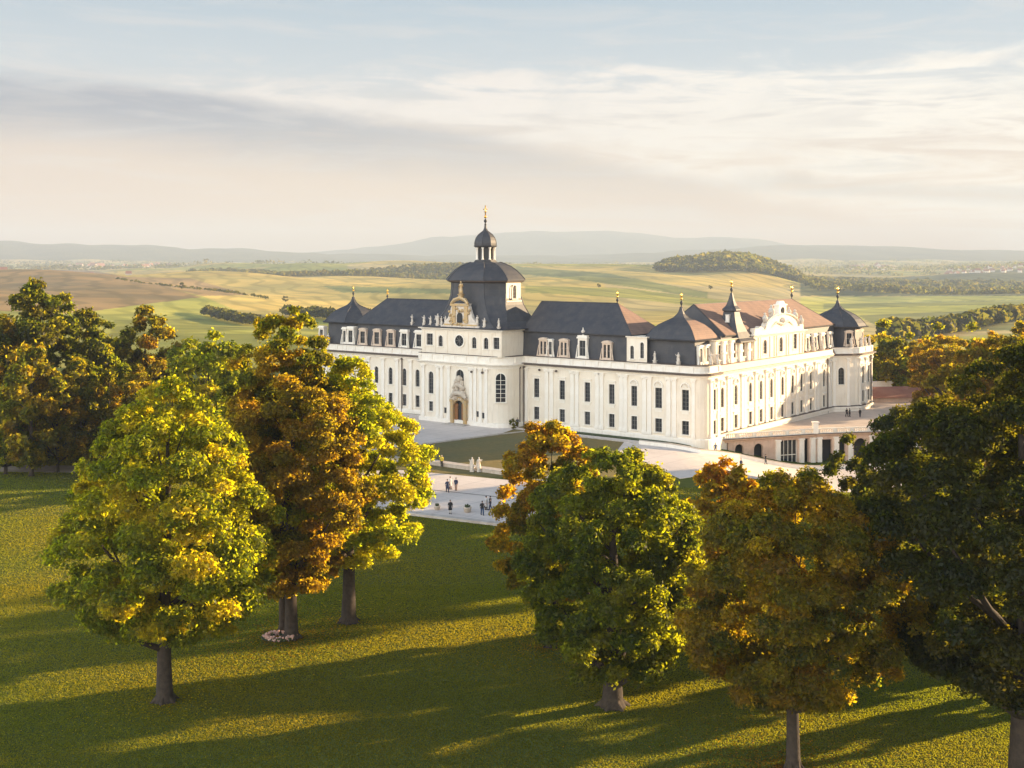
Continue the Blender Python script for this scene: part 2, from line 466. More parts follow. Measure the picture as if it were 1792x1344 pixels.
paint([(560, 500), (800, 506), (800, 514), (600, 512)], DKG*1.4, 900, 3000)
paint([(200, 560), (440, 556), (470, 575), (190, 590)], GREEN*.82, 500, 1500)
paint([(1400, 520), (2300, 515), (2300, 545), (1640, 560), (1400, 560)], GREEN*1.15+DRY*.15, 900, 3400)
paint([(1500, 552), (1792, 540), (2300, 535), (2300, 560), (1560, 585)], DKG*1.2, 700, 2200)
paint([(1440, 532), (1800, 524), (2300, 526), (2300, 531), (1700, 534), (1440, 541)], DKG*1.5, 900, 3400)
paint([(1500, 600), (2300, 560), (2300, 700), (1500, 700)], GREEN*1.1, 380, 1500)
paint([(1400, 482), (1560, 486), (1800, 470), (2600, 470), (2600, 517), (1400, 518)], WOOD*1.5, 2300, 5200)
T[(YY > 600) & (YY < 10000)] *= np.array([1.38, 1.36, 1.2])
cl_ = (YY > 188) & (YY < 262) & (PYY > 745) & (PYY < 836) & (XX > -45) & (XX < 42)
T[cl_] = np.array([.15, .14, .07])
mt = YY > 10000
T[mt] = WOOD*1.3
# beyond the lawn under the tree belt the ground is bare shade-earth and rough grass
nv = (np.sin(XX/37+YY/61)*np.sin(YY/43)+1)/2
T *= (0.9 + .2*nv)[..., None]
gm = bpy.data.materials.new('land'); gm.use_nodes = True
g = G(gm.node_tree); b = g.n['Principled BSDF']
P = g.new('ShaderNodeTexCoord').outputs['Object']
sp = g.new('ShaderNodeSeparateXYZ'); g.put(sp.inputs[0], P)
tint = g.new('ShaderNodeAttribute', attribute_name='tint').outputs['Color']
isfar = g.ss(sp.outputs[1], 330, 480)
lawn = g.mix(g.ss(g.noise(P, .05, 8, .62), .32, .68), tint, g.mix(1.0, tint, (1.5, 1.15, .9), 'MULTIPLY'))
lawn = g.mix(g.ss(g.noise(P, .9, 6, .7), .42, .72, 0, .5), lawn, g.mix(1.0, tint, (.62, .68, .6), 'MULTIPLY'))
lawn = g.mix(g.ss(g.noise(g.scalev(P, (.35, 1, 1)), 4.5, 3, .7), .5, .8, 0, .4), lawn, g.mix(1.0, tint, (1.7, 1.5, 1.0), 'MULTIPLY'))
fr = g.mix(g.ss(g.noise(P, .006, 8, .6), .35, .65), g.mix(1.0, tint, (.68, .74, .75), 'MULTIPLY'), g.mix(1.0, tint, (1.25, 1.18, 1.05), 'MULTIPLY'))
rowv = g.m('SINE', g.m('MULTIPLY', g.m('ADD', g.m('MULTIPLY', sp.outputs[0], .75), g.m('ADD', g.m('MULTIPLY', sp.outputs[1], .28), g.m('MULTIPLY', g.noise(P, .004, 2, .5), 120))), .16))
fr = g.mix(g.m('MULTIPLY', g.ss(rowv, .3, 1.0), .55), fr, g.mix(1.0, tint, (.5, .55, .5), 'MULTIPLY'))
g.put(b.inputs['Base Color'], g.mix(isfar, lawn, fr))
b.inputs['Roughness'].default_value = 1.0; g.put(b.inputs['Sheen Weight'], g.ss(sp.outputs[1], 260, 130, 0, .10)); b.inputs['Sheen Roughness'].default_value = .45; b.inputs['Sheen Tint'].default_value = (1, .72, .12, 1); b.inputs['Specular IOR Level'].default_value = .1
bn = g.new('ShaderNodeBump'); bn.inputs['Distance'].default_value = .35
g.put(bn.inputs['Strength'], g.ss(sp.outputs[1], 420, 330, .15, .35))
hh = g.m('ADD', g.noise(P, 3.2, 4, .75), g.m('MULTIPLY', g.noise(g.scalev(P, (.4, 1, 1)), .8, 3, .6), 1.2))
g.put(bn.inputs['Height'], hh); g.l.new(bn.outputs[0], b.inputs['Normal'])
M['land'] = gm
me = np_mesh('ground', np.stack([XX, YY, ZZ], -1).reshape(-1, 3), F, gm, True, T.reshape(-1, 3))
tag(link('ground', me), kind='structure')

PAVED = []
def sheet(name, poly, mat, lift=.05, cell=1.6):
    """thin paving slab with a real edge that follows the ground"""
    PAVED.append(poly)
    xs = [p[0] for p in poly]; yy = [p[1] for p in poly]
    import bmesh
    bm = bmesh.new()
    vs = [bm.verts.new((x, y, 0)) for x, y in poly]; bm.faces.new(vs)
    for ax, lo, hi in ((0, min(xs), max(xs)), (1, min(yy), max(yy))):
        k = lo + cell
        while k < hi:
            co = (k, 0, 0) if ax == 0 else (0, k, 0); no = (1, 0, 0) if ax == 0 else (0, 1, 0)
            bmesh.ops.bisect_plane(bm, geom=bm.verts[:] + bm.edges[:] + bm.faces[:], plane_co=co, plane_no=no)
            k += cell
    bm.normal_update()
    if bm.faces[0] if False else sum(f.normal.z for f in bm.faces) < 0:
        bmesh.ops.reverse_faces(bm, faces=bm.faces[:])
    for v in bm.verts: v.co.z = gz(v.co.x, v.co.y) + lift
    be = [e for e in bm.edges if e.is_boundary]
    r = bmesh.ops.extrude_edge_only(bm, edges=be)
    for e in r['geom']:
        if isinstance(e, bmesh.types.BMVert): e.co.z -= .35
    me = bpy.data.meshes.new(name); bm.to_mesh(me); bm.free(); me.materials.append(mat)
    return tag(link(name, me), kind='structure')

def G2(px, py, z=0.0):
    """point of level ground seen at that place of the photo"""
    Y = ydepth(py, z); return (at(px, Y), Y)
# ------------------------------------------------------------------ palace
UA = math.atan2(-.617, .787)
palace = empty('palace', (2.65, 256.9, 0), UA)
tag(palace, 'long white baroque palace with slate mansard roofs, domed church tower and gilded finials', 'palace')

def outn(a, b):
    d = (Vector(b) - Vector(a)).normalized(); return Vector((d.y, -d.x))

def arc(cx, cy, r, a0, a1, n):
    return [(cx + r*math.cos(R(a0 + (a1-a0)*i/n)), cy + r*math.sin(R(a0 + (a1-a0)*i/n))) for i in range(n+1)]

def offset_path(path, d):
    n = len(path); out = []
    for i in range(n):
        ns = []
        if i > 0: ns.append(outn(path[i-1], path[i]))
        if i < n-1: ns.append(outn(path[i], path[i+1]))
        if len(ns) == 2:
            m = (ns[0] + ns[1]).normalized(); k = 1 / max(.35, m.dot(ns[0]))
            o = Vector(path[i]) + m * d * k
        else: o = Vector(path[i]) + ns[0] * d
        out.append((o.x, o.y))
    return out

def sweep(mb, path, prof):
    """profile of (outset, z) from bottom to top, closed back on the wall line"""
    cols = [offset_path(path, d) for d, z in prof]
    rings = [[(cols[k][i][0], cols[k][i][1], prof[k][1]) for k in range(len(prof))] for i in range(len(path))]
    mb.rings(rings, cap=True, close=True)

def wall_run(mb, p0, p1, z0, z1, ops, depth=.32):
    """wall face between two plan points with true openings (dist, width, zb, zt, arch)"""
    p0 = Vector(p0); p1 = Vector(p1); L = (p1-p0).length; d = (p1-p0)/L; nrm = Vector((d.y, -d.x))
    def P(s, z, o=0.0): q = p0 + d*s - nrm*o; return (q.x, q.y, z)
    xs = sorted(set([0, L] + [v for o in ops for v in (o[0]-o[1]/2, o[0]+o[1]/2)]))
    zs = sorted(set([z0, z1] + [v for o in ops for v in (o[2], o[3])]))
    for i in range(len(xs)-1):
        for k in range(len(zs)-1):
            cx = (xs[i]+xs[i+1])/2; cz = (zs[k]+zs[k+1])/2
            if any(abs(cx-o[0]) < o[1]/2 and o[2] < cz < o[3] for o in ops): continue
            mb.add([P(xs[i], zs[k]), P(xs[i+1], zs[k]), P(xs[i+1], zs[k+1]), P(xs[i], zs[k+1])], [(0, 1, 2, 3)])
    for s, w, zb, zt, arch in ops:
        a, b2 = s-w/2, s+w/2; zc = zt - w/2 if arch else zt
        mb.add([P(a, zb), P(a, zb, depth), P(a, zc, depth), P(a, zc)], [(0, 1, 2, 3)])
        mb.add([P(b2, zb), P(b2, zc), P(b2, zc, depth), P(b2, zb, depth)], [(0, 1, 2, 3)])
        mb.add([P(a, zb), P(b2, zb), P(b2, zb, depth), P(a, zb, depth)], [(0, 1, 2, 3)])
        if arch:
            n = 10; pts = [(s - w/2*math.cos(math.pi*i/n), zc + w/2*math.sin(math.pi*i/n)) for i in range(n+1)]
            for i in range(n):
                (x1, q1), (x2, q2) = pts[i], pts[i+1]
                mb.add([P(x1, q1), P(x2, q2), P(x2, zt), P(x1, zt)], [(0, 1, 2, 3)])
                mb.add([P(x1, q1), P(x1, q1, depth), P(x2, q2, depth), P(x2, q2)], [(0, 1, 2, 3)])
        else:
            mb.add([P(a, zt), P(a, zt, depth), P(b2, zt, depth), P(b2, zt)], [(0, 1, 2, 3)])

# window kinds: local frame x along the wall, -y outwards, z up, origin at sill centre on the wall face
WCACHE = {}
def window_meshes(w, h, arch=False, hood=0, trim='trim', bars=True, surround=True):
    key = (w, h, arch, hood, trim, bars, surround)
    if key in WCACHE: return WCACHE[key]
    f = MB(); t = .2
    zc = h - w/2 if arch else h
    if surround:
        f.box(-w/2-t, -w/2, -.07, .02, -.02, zc); f.box(w/2, w/2+t, -.07, .02, -.02, zc)
        f.box(-w/2-t-.12, w/2+t+.12, -.2, .02, -.2, -.025)
        if arch:
            n = 8
            for i in range(n):
                a0, a1 = math.pi*i/n, math.pi*(i+1)/n; q = []
                for yv in (-.07, .02):
                    for rr_, a in ((w/2, a0), (w/2+t, a0), (w/2+t, a1), (w/2, a1)):
                        q.append((-rr_*math.cos(a), yv, zc + rr_*math.sin(a)))
                f.add(q, [(0,1,2,3),(7,6,5,4),(0,4,5,1),(1,5,6,2),(2,6,7,3),(3,7,4,0)])
        else:
            f.box(-w/2-t, w/2+t, -.07, .02, h+.003, h+t)
        if hood == 1:      # small cornice on brackets
            f.box(-w/2-t-.15, w/2+t+.15, -.3, .02, h+.55, h+.72)
            f.box(-w/2-t+.0, w/2+t-.0, -.12, .02, h+t+.003, h+.548)
        if hood == 2:      # shell hood: half round moulding with a carved fan
            n = 8; r0 = w/2+.05; zc2 = h + .45
            f.box(-w/2-t-.12, w/2+t+.12, -.22, .02, h+t+.03, h+.42)
            for i in range(n):
                a0, a1 = math.pi*i/n, math.pi*(i+1)/n; q = []
                for yv in (-.3, .02):
                    for rr_, a in ((r0, a0), (r0+.22, a0), (r0+.22, a1), (r0, a1)):
                        q.append((-rr_*math.cos(a), yv, zc2 + rr_*math.sin(a)))
                f.add(q, [(0,1,2,3),(7,6,5,4),(0,4,5,1),(1,5,6,2),(2,6,7,3),(3,7,4,0)])
            for i in range(5):
                a = math.pi*(i+1)/6
                f.tube([(0, -.06, zc2), (-r0*.92*math.cos(a), -.12, zc2 + r0*.92*math.sin(a))], [.05, .09], 5)
        if hood in (1, 2): # apron under the sill
            f.box(-w/2-.02, w/2+.02, -.08, .02, -.75, -.204)
    gl = MB()
    gl.box(-w/2-.01, w/2+.01, .26, .30, 0, h)
    s = MB()
    if bars:
        bw = .045
        s.box(-w/2, -w/2+.07, .2, .255, 0, zc); s.box(w/2-.07, w/2, .2, .255, 0, zc)
        s.box(-bw, bw, .19, .253, .0, h - (.02 if not arch else .0))
        k = max(2, round(h/.85))
        for i in range(1, k):
            zz = h*i/k
            if zz < zc: s.box(-w/2+.072, -bw-.002, .21, .252, zz-.03, zz+.03); s.box(bw+.002, w/2-.072, .21, .252, zz-.03, zz+.03)
        s.box(-w/2+.073, w/2-.073, .2, .251, .0, .09)
    r = (f.mesh('window', M[trim]) if surround else None, gl.mesh('pane', M['glass']), s.mesh('sash', M['sash']) if bars else None)
    WCACHE[key] = r
    return r
M['sash'] = material('sash', (.17, .16, .15), .6)

def put_window(p0, p1, s, z, w, h, arch=False, hood=0, parent=palace, trim='trim', name='window', push=0):
    p0 = Vector(p0); p1 = Vector(p1); d = (p1-p0).normalized(); nrm = Vector((d.y, -d.x))
    q = p0 + d*s + nrm*push
    f, gl, sh = window_meshes(w, h, arch, hood, trim)
    o = link(name, f, parent, (q.x, q.y, z), math.atan2(d.y, d.x))
    link('pane', gl, o); 
    if sh: link('sash', sh, o)
    return o

PCACHE = {}
def pilaster(p0, p1, s, z0=1.05, z1=12.85, w=.95, parent=palace):
    key = (z0, z1, w)
    if key not in PCACHE:
        b = MB()
        b.box(-w/2, w/2, -.2, .02, z0+.9, z1-.95)
        b.box(-w/2-.12, w/2+.12, -.3, .02, z0, z0+.55); b.box(-w/2-.06, w/2+.06, -.25, .02, z0+.552, z0+.898)
        b.box(-w/2-.05, w/2+.05, -.24, .02, z1-.948, z1-.8); b.box(-w/2-.0, w/2+.0, -.22, .02, z1-.798, z1-.402)
        b.box(-w/2-.16, w/2+.16, -.36, .02, z1-.4, z1-.2); b.box(-w/2-.24, w/2+.24, -.44, .02, z1-.198, z1)
        for sx in (-1, 1): b.ball((sx*(w/2), -.28, z1-.55), .17, 7, 5)
        PCACHE[key] = b.mesh('pilaster', M['trim'])
    p0 = Vector(p0); p1 = Vector(p1); d = (p1-p0).normalized(); q = p0 + d*s
    return link('pilaster', PCACHE[key], parent, (q.x, q.y, 0), math.atan2(d.y, d.x))

# ---- plan of the walls (palace frame: x along the court front, y to the back)
ZB, ZC, ZP = -9.0, 13.2, 15.5      # foot, cornice, parapet top
CX = 44.7; EX = 44.0
left_run = [(-68, 12), (-68, 2)] + arc(-66, 2, 2, 180, 270, 5)[1:] + [(-24.55, 0)]
church_arc = arc(-4.3, -2.8, 4.2, 270, 360, 6)
church_run = [(-24.55, -.02), (-24.55, -7)] + church_arc + [(-.1, 0)]
court_run = [(-.1, 0), (CX-2.6, 0)] + arc(CX-2.6, 2.6, 2.6, 270, 360, 5)[1:] + [(CX, 6.4)]
east_run = [(EX, 6.4), (EX, 65.0)]
far_run = [(EX, 65.0), (47.0, 68.6)] + arc(46.4, 71.6, 1.8, -45, 0, 3) + arc(46.2, 79.5, 2.0, 0, 90, 5) + [(38, 81.5), (38, 90)]

wall = MB()
def plain(run, z0=ZB, z1=ZC, skip=()):
    for i in range(len(run)-1):
        if i not in skip: wall_run(wall, run[i], run[i+1], z0, z1, [])

UPZ, UPH, LOZ, LOH, WW = 6.55, 4.1, 1.7, 2.75, 1.4
# court wing, right of the church
cw = [3.5, 10.4, 16.95, 23.1, 28.6, 34.4, 40.6]
ops = []
for i, x in enumerate(cw):
    w = 1.4 if i < 5 else 1.6
    ops += [(x+.1, w, UPZ, UPZ+UPH, False), (x+.1, w, LOZ, LOZ+LOH, False)]
wall_run(wall, court_run[0], court_run[1], ZB, ZC, ops)
for i, x in enumerate(cw):
    w = 1.4 if i < 5 else 1.6
    put_window(court_run[0], court_run[1], x+.1, UPZ, w, UPH, False, 1 if i < 4 else 2)
    put_window(court_run[0], court_run[1], x+.1, LOZ, w, LOH, False, 0)
for x in (.75, 6.4, 7.7, 13.2, 14.4, 19.6, 20.7, 25.6, 26.6, 31.2, 32.4, 36.9, 38.2):
    pilaster(court_run[0], court_run[1], x)
arcs = court_run[1:]
for i in range(len(arcs)-2): wall_run(wall, arcs[i], arcs[i+1], ZB, ZC, [])
a, b_ = arcs[-2], arcs[-1]
wall_run(wall, a, b_, ZB, ZC, [(1.9, 1.2, UPZ, UPZ+UPH, False), (1.9, 1.2, LOZ, LOZ+LOH, False)])
put_window(a, b_, 1.9, UPZ, 1.2, UPH, False, 2); put_window(a, b_, 1.9, LOZ, 1.2, LOH)
pilaster(a, b_, .45, w=.8); pilaster(a, b_, 3.3, w=.8)
pilaster(arcs[0], arcs[1], .3, w=.7)
# left wing
lw = [-60.5, -56, -50.8, -45.6, -40.8, -36.2, -31.9, -27.6]
p0, p1 = left_run[-2], left_run[-1]; lx = p0[0]
ops = []
for x in lw: ops += [(x-lx, 1.3, UPZ, UPZ+UPH, True), (x-lx, 1.3, LOZ, LOZ+LOH, False)]
wall_run(wall, p0, p1, ZB, ZC, ops)
for x in lw:
    put_window(p0, p1, x-lx, UPZ, 1.3, UPH, True, 0); put_window(p0, p1, x-lx, LOZ, 1.3, LOH)
for x in (-63.5, -58.4, -53.6, -48.3, -43.3, -38.6, -34.1, -29.8, -25.6): pilaster(p0, p1, x-lx)
for i in range(len(left_run)-2): wall_run(wall, left_run[i], left_run[i+1], ZB, ZC, [])
# east wing
ew = [9.0, 15.0, 21.6, 26.6, 31.7, 37.3, 42.6, 47.4, 52.6, 60.2]
ops = []
for i, y in enumerate(ew):
    ops += [(y-6.4, 1.5, UPZ, UPZ+UPH, True), (y-6.4, 1.5, LOZ, LOZ+LOH, False)]
wall_run(wall, east_run[0], east_run[1], ZB, ZC, ops)
for i, y in enumerate(ew):
    put_window(east_run[0], east_run[1], y-6.4, UPZ, 1.5, UPH, True, 2); put_window(east_run[0], east_run[1], y-6.4, LOZ, 1.5, LOH, False, 1)
for y in (7.1, 11.6, 12.7, 17.8, 18.9, 24.2, 29.2, 34.0, 35.1, 39.6, 40.6, 45.0, 50.0, 55.2, 56.6, 62.8, 64.0):
    pilaster(east_run[0], east_run[1], y-6.4, w=.9)
# far pavilion
fr_ = far_run
def fwall(i, ops_, z0=ZB):
    wall_run(wall, fr_[i], fr_[i+1], z0, ZC, ops_)
L0 = (Vector(fr_[1])-Vector(fr_[0])).length
fwall(0, [(2.4, 1.6, UPZ, UPZ+UPH, True)]); put_window(fr_[0], fr_[1], 2.4, UPZ, 1.6, UPH, True, 0)
for i in range(1, 5): fwall(i, [])
# long side of the pavilion
side = max(range(1, len(fr_)-1), key=lambda i: (Vector(fr_[i+1])-Vector(fr_[i])).length if i < len(fr_)-3 else 0)
for i in range(5, len(fr_)-1):
    if i == side: continue
    fwall(i, [])
if side < 5:
    pass
LS = (Vector(fr_[side+1])-Vector(fr_[side])).length
if side >= 5:
    fwall(side, [(LS*.3, 1.6, UPZ, UPZ+UPH, False), (LS*.3, 1.6, LOZ+.3, LOZ+LOH+.3, False), (LS*.75, 1.4, UPZ, UPZ+UPH, False), (LS*.75, 1.4, LOZ+.3, LOZ+LOH+.3, False)])
for s_ in (.3, .75):
    w_ = 1.6 if s_ == .3 else 1.4
    put_window(fr_[side], fr_[side+1], LS*s_, UPZ, w_, UPH, False, 1); put_window(fr_[side], fr_[side+1], LS*s_, LOZ+.3, w_, LOH)
for s_ in (.06, .53, .96): pilaster(fr_[side], fr_[side+1], LS*s_, w=.8)
pilaster(fr_[0], fr_[1], .5, w=.7); pilaster(fr_[0], fr_[1], L0-.5, w=.7)
# church front
cf0, cf1 = church_run[1], church_run[2]; cxo = cf0[0]
DX = -12.6      # axis of the church
chops = [(-21.3-cxo, 1.5, 6.3, 11.3, True), (-21.3-cxo, 1.2, 2.3, 4.5, False), (DX-cxo, 2.3, 8.4, 12.2, True), (DX-cxo, 3.0, .25, 5.4, True)]
wall_run(wall, cf0, cf1, ZB, ZC, chops)
put_window(cf0, cf1, -21.3-cxo, 6.3, 1.5, 5.0, True, 0); put_window(cf0, cf1, -21.3-cxo, 2.3, 1.2, 2.2)
put_window(cf0, cf1, DX-cxo, 8.4, 2.3, 3.8, True, 0)
wall_run(wall, church_run[0], church_run[1], ZB, ZC, [])
for i in range(2, len(church_run)-1):
    A_, B_ = church_run[i], church_run[i+1]
    if i == 8:
        pass
    wall_run(wall, A_, B_, ZB, ZC, [])
for x in (-23.6, -19.2, -18.0, -15.9, -9.4, -8.2, -6.6, -5.0): pilaster(cf0, cf1, x-cxo, .9, 12.85, .85)
# tall round-headed window standing on the rounded corner of the church
big = empty('window', (0, 0, 0), 0, palace)
ca = R(-52); bx, by = -4.3+4.2*math.cos(ca), -2.8+4.2*math.sin(ca)
big.location = (bx, by, 5.7); big.rotation_euler = (0, 0, ca + R(90))
f = MB(); w, h, t_ = 2.1, 6.2, .22
f.box(-w/2-t_, -w/2, -.22, .2, 0, h-w/2); f.box(w/2, w/2+t_, -.22, .2, 0, h-w/2); f.box(-w/2-.35, w/2+.35, -.34, .2, -.25, -.003)
for i in range(10):
    a0, a1 = math.pi*i/10, math.pi*(i+1)/10; q = []
    for yv in (-.22, .2):
        for rr_, a in ((w/2, a0), (w/2+t_, a0), (w/2+t_, a1), (w/2, a1)): q.append((-rr_*math.cos(a), yv, h-w/2+rr_*math.sin(a)))
    f.add(q, [(0,1,2,3),(7,6,5,4),(0,4,5,1),(1,5,6,2),(2,6,7,3),(3,7,4,0)])
f.build('frame', M['trim'], big)
f = MB(); pts = [(-w/2, 0), (w/2, 0), (w/2, h-w/2)] + [(w/2*math.cos(math.pi*i/10), h-w/2+w/2*math.sin(math.pi*i/10)) for i in range(1, 10)] + [(-w/2, h-w/2)]
f.rings([[(x, -.14, z) for x, z in pts], [(x, .1, z) for x, z in pts]]); f.build('pane', M['glass'], big)
f = MB(); f.box(-.05, .05, -.19, -.143, 0, h)
for k in range(1, 6): f.box(-w/2, -.052, -.18, -.144, h*k/6.6-.04, h*k/6.6+.04); f.box(.052, w/2, -.18, -.144, h*k/6.6-.04, h*k/6.6+.04)
f.build('sash', M['trim'], big)
wall.build('wall', M['stucco'], palace)

# ---- plinths, cornices, parapets, gutters
b = MB()
for run in (left_run, church_run, court_run): sweep(b, run, [(-.1, ZB), (.28, ZB), (.28, .85), (.16, 1.0), (-.1, 1.0)])
b.build('plinth', M['trim'], palace)
b = MB()
for run in (east_run, far_run): sweep(b, run, [(-.1, ZB), (.3, ZB), (.3, .6), (.62, .7), (.62, 1.22), (-.1, 1.22)])
b.build('plinth', M['trim'], palace)
b = MB()
for run in (east_run, far_run): sweep(b, run, [(.0, 1.225), (.7, 1.225), (.66, 1.36), (.0, 1.42)])
b.build('ledge', M['gutter'], palace)
COR = [(-.3, ZC-.35), (.12, ZC-.35), (.16, ZC-.05), (.34, ZC), (.42, ZC+.22), (.8, ZC+.42), (.86, ZC+.62), (-.3, ZC+.62)]
for run in (left_run, church_run, court_run, east_run, far_run):
    b = MB(); sweep(b, run, COR); b.build('cornice', M['trim'], palace)
for run in (left_run, court_run, far_run):
    b = MB(); sweep(b, run, [(.1, ZC+.2), (.98, ZC+.44), (1.0, ZC+.76), (.1, ZC+.8)]); b.build('gutter', M['gutter'], palace)
def parapet(run, name='parapet'):
    b = MB(); sweep(b, run, [(-.25, ZC+.5), (.18, ZC+.5), (.18, ZC+.95), (.1, ZC+1.0), (.1, ZP-.3), (.26, ZP-.25), (.28, ZP-.05), (-.25, ZP-.05)])
    # panel blocks along the parapet
    for i in range(len(run)-1):
        A_, B_ = Vector(run[i]), Vector(run[i+1]); L = (B_-A_).length
        if L < 2.5: continue
        d_ = (B_-A_)/L; n_ = Vector((d_.y, -d_.x)); k = max(1, round(L/3.2))
        for j in range(k+1):
            q = A_ + d_*(L*j/k); b.obox((*(q+n_*.08), 0), (*d_, 0), (*n_, 0), .42, .16, ZC+.97, ZP-.2)
    b.build(name, M['trim'], palace)
for run in (left_run, church_run, court_run, far_run): parapet(run)
b = MB(); sweep(b, east_run, [(-.6, ZC+.6), (.95, ZC+.62), (.97, ZC+.78), (.35, ZP-.35), (-.6, ZP-.2)]); b.build('eave_roof', M['lead'], palace)
b = MB()
for run in (left_run, court_run): sweep(b, run, [(-1.2, ZP-.04), (.34, ZP-.04), (.34, ZP+.1), (-1.2, ZP+.16)])
sweep(b, church_run, [(-1.2, ZP-.04), (.34, ZP-.04), (.34, ZP+.08), (-1.2, ZP+.12)])
b.build('flashing', M['gutter'], palace)

# drainpipes
for x, y, zt in ((.25, -.35, ZC), (-.05, -1.4, ZC), (EX+.22, 6.6, ZC), (EX+.22, 61.9, ZC), (46.4+2.05, 78.6, ZC), (-36.9, -.2, ZC)):
    b = MB(); b.tube([(x, y, -3 if y > 3 else .1), (x, y, zt)], .14, 6); b.box(x-.22, x+.22, y-.2, y+.2, zt-.5, zt-.02)
    b.build('drainpipe', M['gutter'], palace)

# flat deck that closes the walls (hidden gutters behind the parapet)
b = MB()
b.box(-65.8, 41.6, .35, 13.6, ZC+.3, ZP-.45); b.box(31, 43.7, 13.7, 80.5, ZC+.3, ZP-.45); b.box(-24.2, -4.6, -6.6, .3, ZC+.3, ZP-.45)
b.build('roof_deck', M['gutter'], palace)
# rear walls
b = MB()
b.box(-67.7, 30.9, 13.7, 14.1, ZB, 15.4); b.box(30.6, 31.0, 14.2, 89.0, ZB, 15.4); b.box(31.1, 37.9, 88.6, 89.0, ZB, 15.4)
b.build('rear_wall', M['stucco'], palace)

# ---- mansard storeys
def rrect(x0, x1, y0, y1, z, ch=0.0):
    if ch <= 0: return [(x0, y0, z), (x1, y0, z), (x1, y1, z), (x0, y1, z)]
    return [(x0+ch, y0, z), (x1-ch, y0, z), (x1, y0+ch, z), (x1, y1-ch, z), (x1-ch, y1, z), (x0+ch, y1, z), (x0, y1-ch, z), (x0, y0+ch, z)]
ZE = 21.0
def block(name, x0, x1, y0, y1, z0, z1, slope=.35, mat='slate', parent=palace, ch=0):
    b = MB(); b.rings([rrect(x0, x1, y0, y1, z0, ch), rrect(x0+slope, x1-slope, y0+slope, y1-slope, z1, ch)])
    return b.build(name, M[mat], parent)
block('mansard', -53.5, -23.5, .75, 13.4, ZP-.5, ZE)
block('mansard', -1.6, 27.2, .75, 13.4, ZP-.5, ZE)
block('mansard', 32.3, 43.0, 10.6, 69.5, ZP-.5, ZE-.1)

def hip_roof(x0, x1, y0, y1, z, zr, axis, hip0, hip1, name='roof', lit_slope=False):
    b = MB(); o = .45
    def E(zz, k): return rrect(x0-o*k, x1+o*k, y0-o*k, y1+o*k, zz)
    b.rings([E(z-.22, 1.0), E(z, 1.15)], cap=True)
    e = E(z+.003, 1.1)
    if axis == 'x':
        ym = (y0+y1)/2; r0 = (x0+hip0, ym, zr); r1 = (x1-hip1, ym, zr)
        b.add(e + [r0, r1], [(0, 1, 5, 4), (1, 2, 5), (2, 3, 4, 5), (3, 0, 4)])
        b.tube([r0, r1], .13, 5); ends = ((e[0], r0), (e[3], r0), (e[1], r1), (e[2], r1))
    else:
        xm = (x0+x1)/2; r0 = (xm, y0+hip0, zr); r1 = (xm, y1-hip1, zr)
        b.add(e + [r0, r1], [(0, 1, 4), (1, 2, 5, 4), (2, 3, 5), (3, 0, 4, 5)])
        b.tube([r0, r1], .13, 5); ends = ((e[0], r0), (e[1], r0), (e[2], r1), (e[3], r1))
    for a_, c_ in ends: b.tube([a_, c_], .1, 5)
    o_ = b.build(name, M['slate'], palace)
    if lit_slope:      # warm sheet on the garden slope, low sunlight on slate put into its colour
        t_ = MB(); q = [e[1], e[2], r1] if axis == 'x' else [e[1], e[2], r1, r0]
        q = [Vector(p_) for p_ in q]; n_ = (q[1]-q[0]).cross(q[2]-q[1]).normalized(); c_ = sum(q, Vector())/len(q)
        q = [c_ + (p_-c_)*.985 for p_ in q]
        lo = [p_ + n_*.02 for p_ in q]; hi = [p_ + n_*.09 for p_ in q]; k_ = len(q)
        t_.rings([[tuple(p_) for p_ in lo], [tuple(p_) for p_ in hi]]); t_.build('sunlit_slope', M['lit_slope'], o_)
    return o_, r0, r1

def finial(x, y, z, s=1.0, cross=False, stem=.9):
    r = empty('finial', (x, y, z), 0, palace)
    b = MB(); b.lathe([(.26*s, -.4), (.16*s, .1), (.1*s, stem*.5), (.24*s, stem*.8), (.4*s, stem+.25*s), (.26*s, stem+.55*s), (.08*s, stem+.75*s), (.06*s, stem+.9*s)], (0, 0), 8)
    b.build('base', M['dark'], r, True)
    b = MB(); zz = stem+.9*s
    b.ball((0, 0, zz+.3*s), .34*s, 8, 6)
    if cross:
        b.box(-.09, .09, -.09, .09, zz+.6*s, zz+2.9*s); b.box(-.62, -.093, -.07, .07, zz+1.95*s, zz+2.15*s); b.box(.093, .62, -.07, .07, zz+1.95*s, zz+2.15*s)
        b.box(-.42, -.093, -.06, .06, zz+1.35*s, zz+1.5*s); b.box(.093, .42, -.06, .06, zz+1.35*s, zz+1.5*s)
    else:
        b.lathe([(.16*s, zz+.55*s), (.22*s, zz+.9*s), (.3*s, zz+1.15*s), (.12*s, zz+1.5*s), (.05*s, zz+2.0*s)], (0, 0), 6)
        for k in range(4):
            a = math.pi*k/2
            b.tube([(0, 0, zz+1.0*s), (.36*s*math.cos(a), .36*s*math.sin(a), zz+1.25*s), (.3*s*math.cos(a), .3*s*math.sin(a), zz+1.6*s)], [.07*s, .05*s, .02*s], 5)
    b.build('ornament', M['gold'], r, True)
    return r

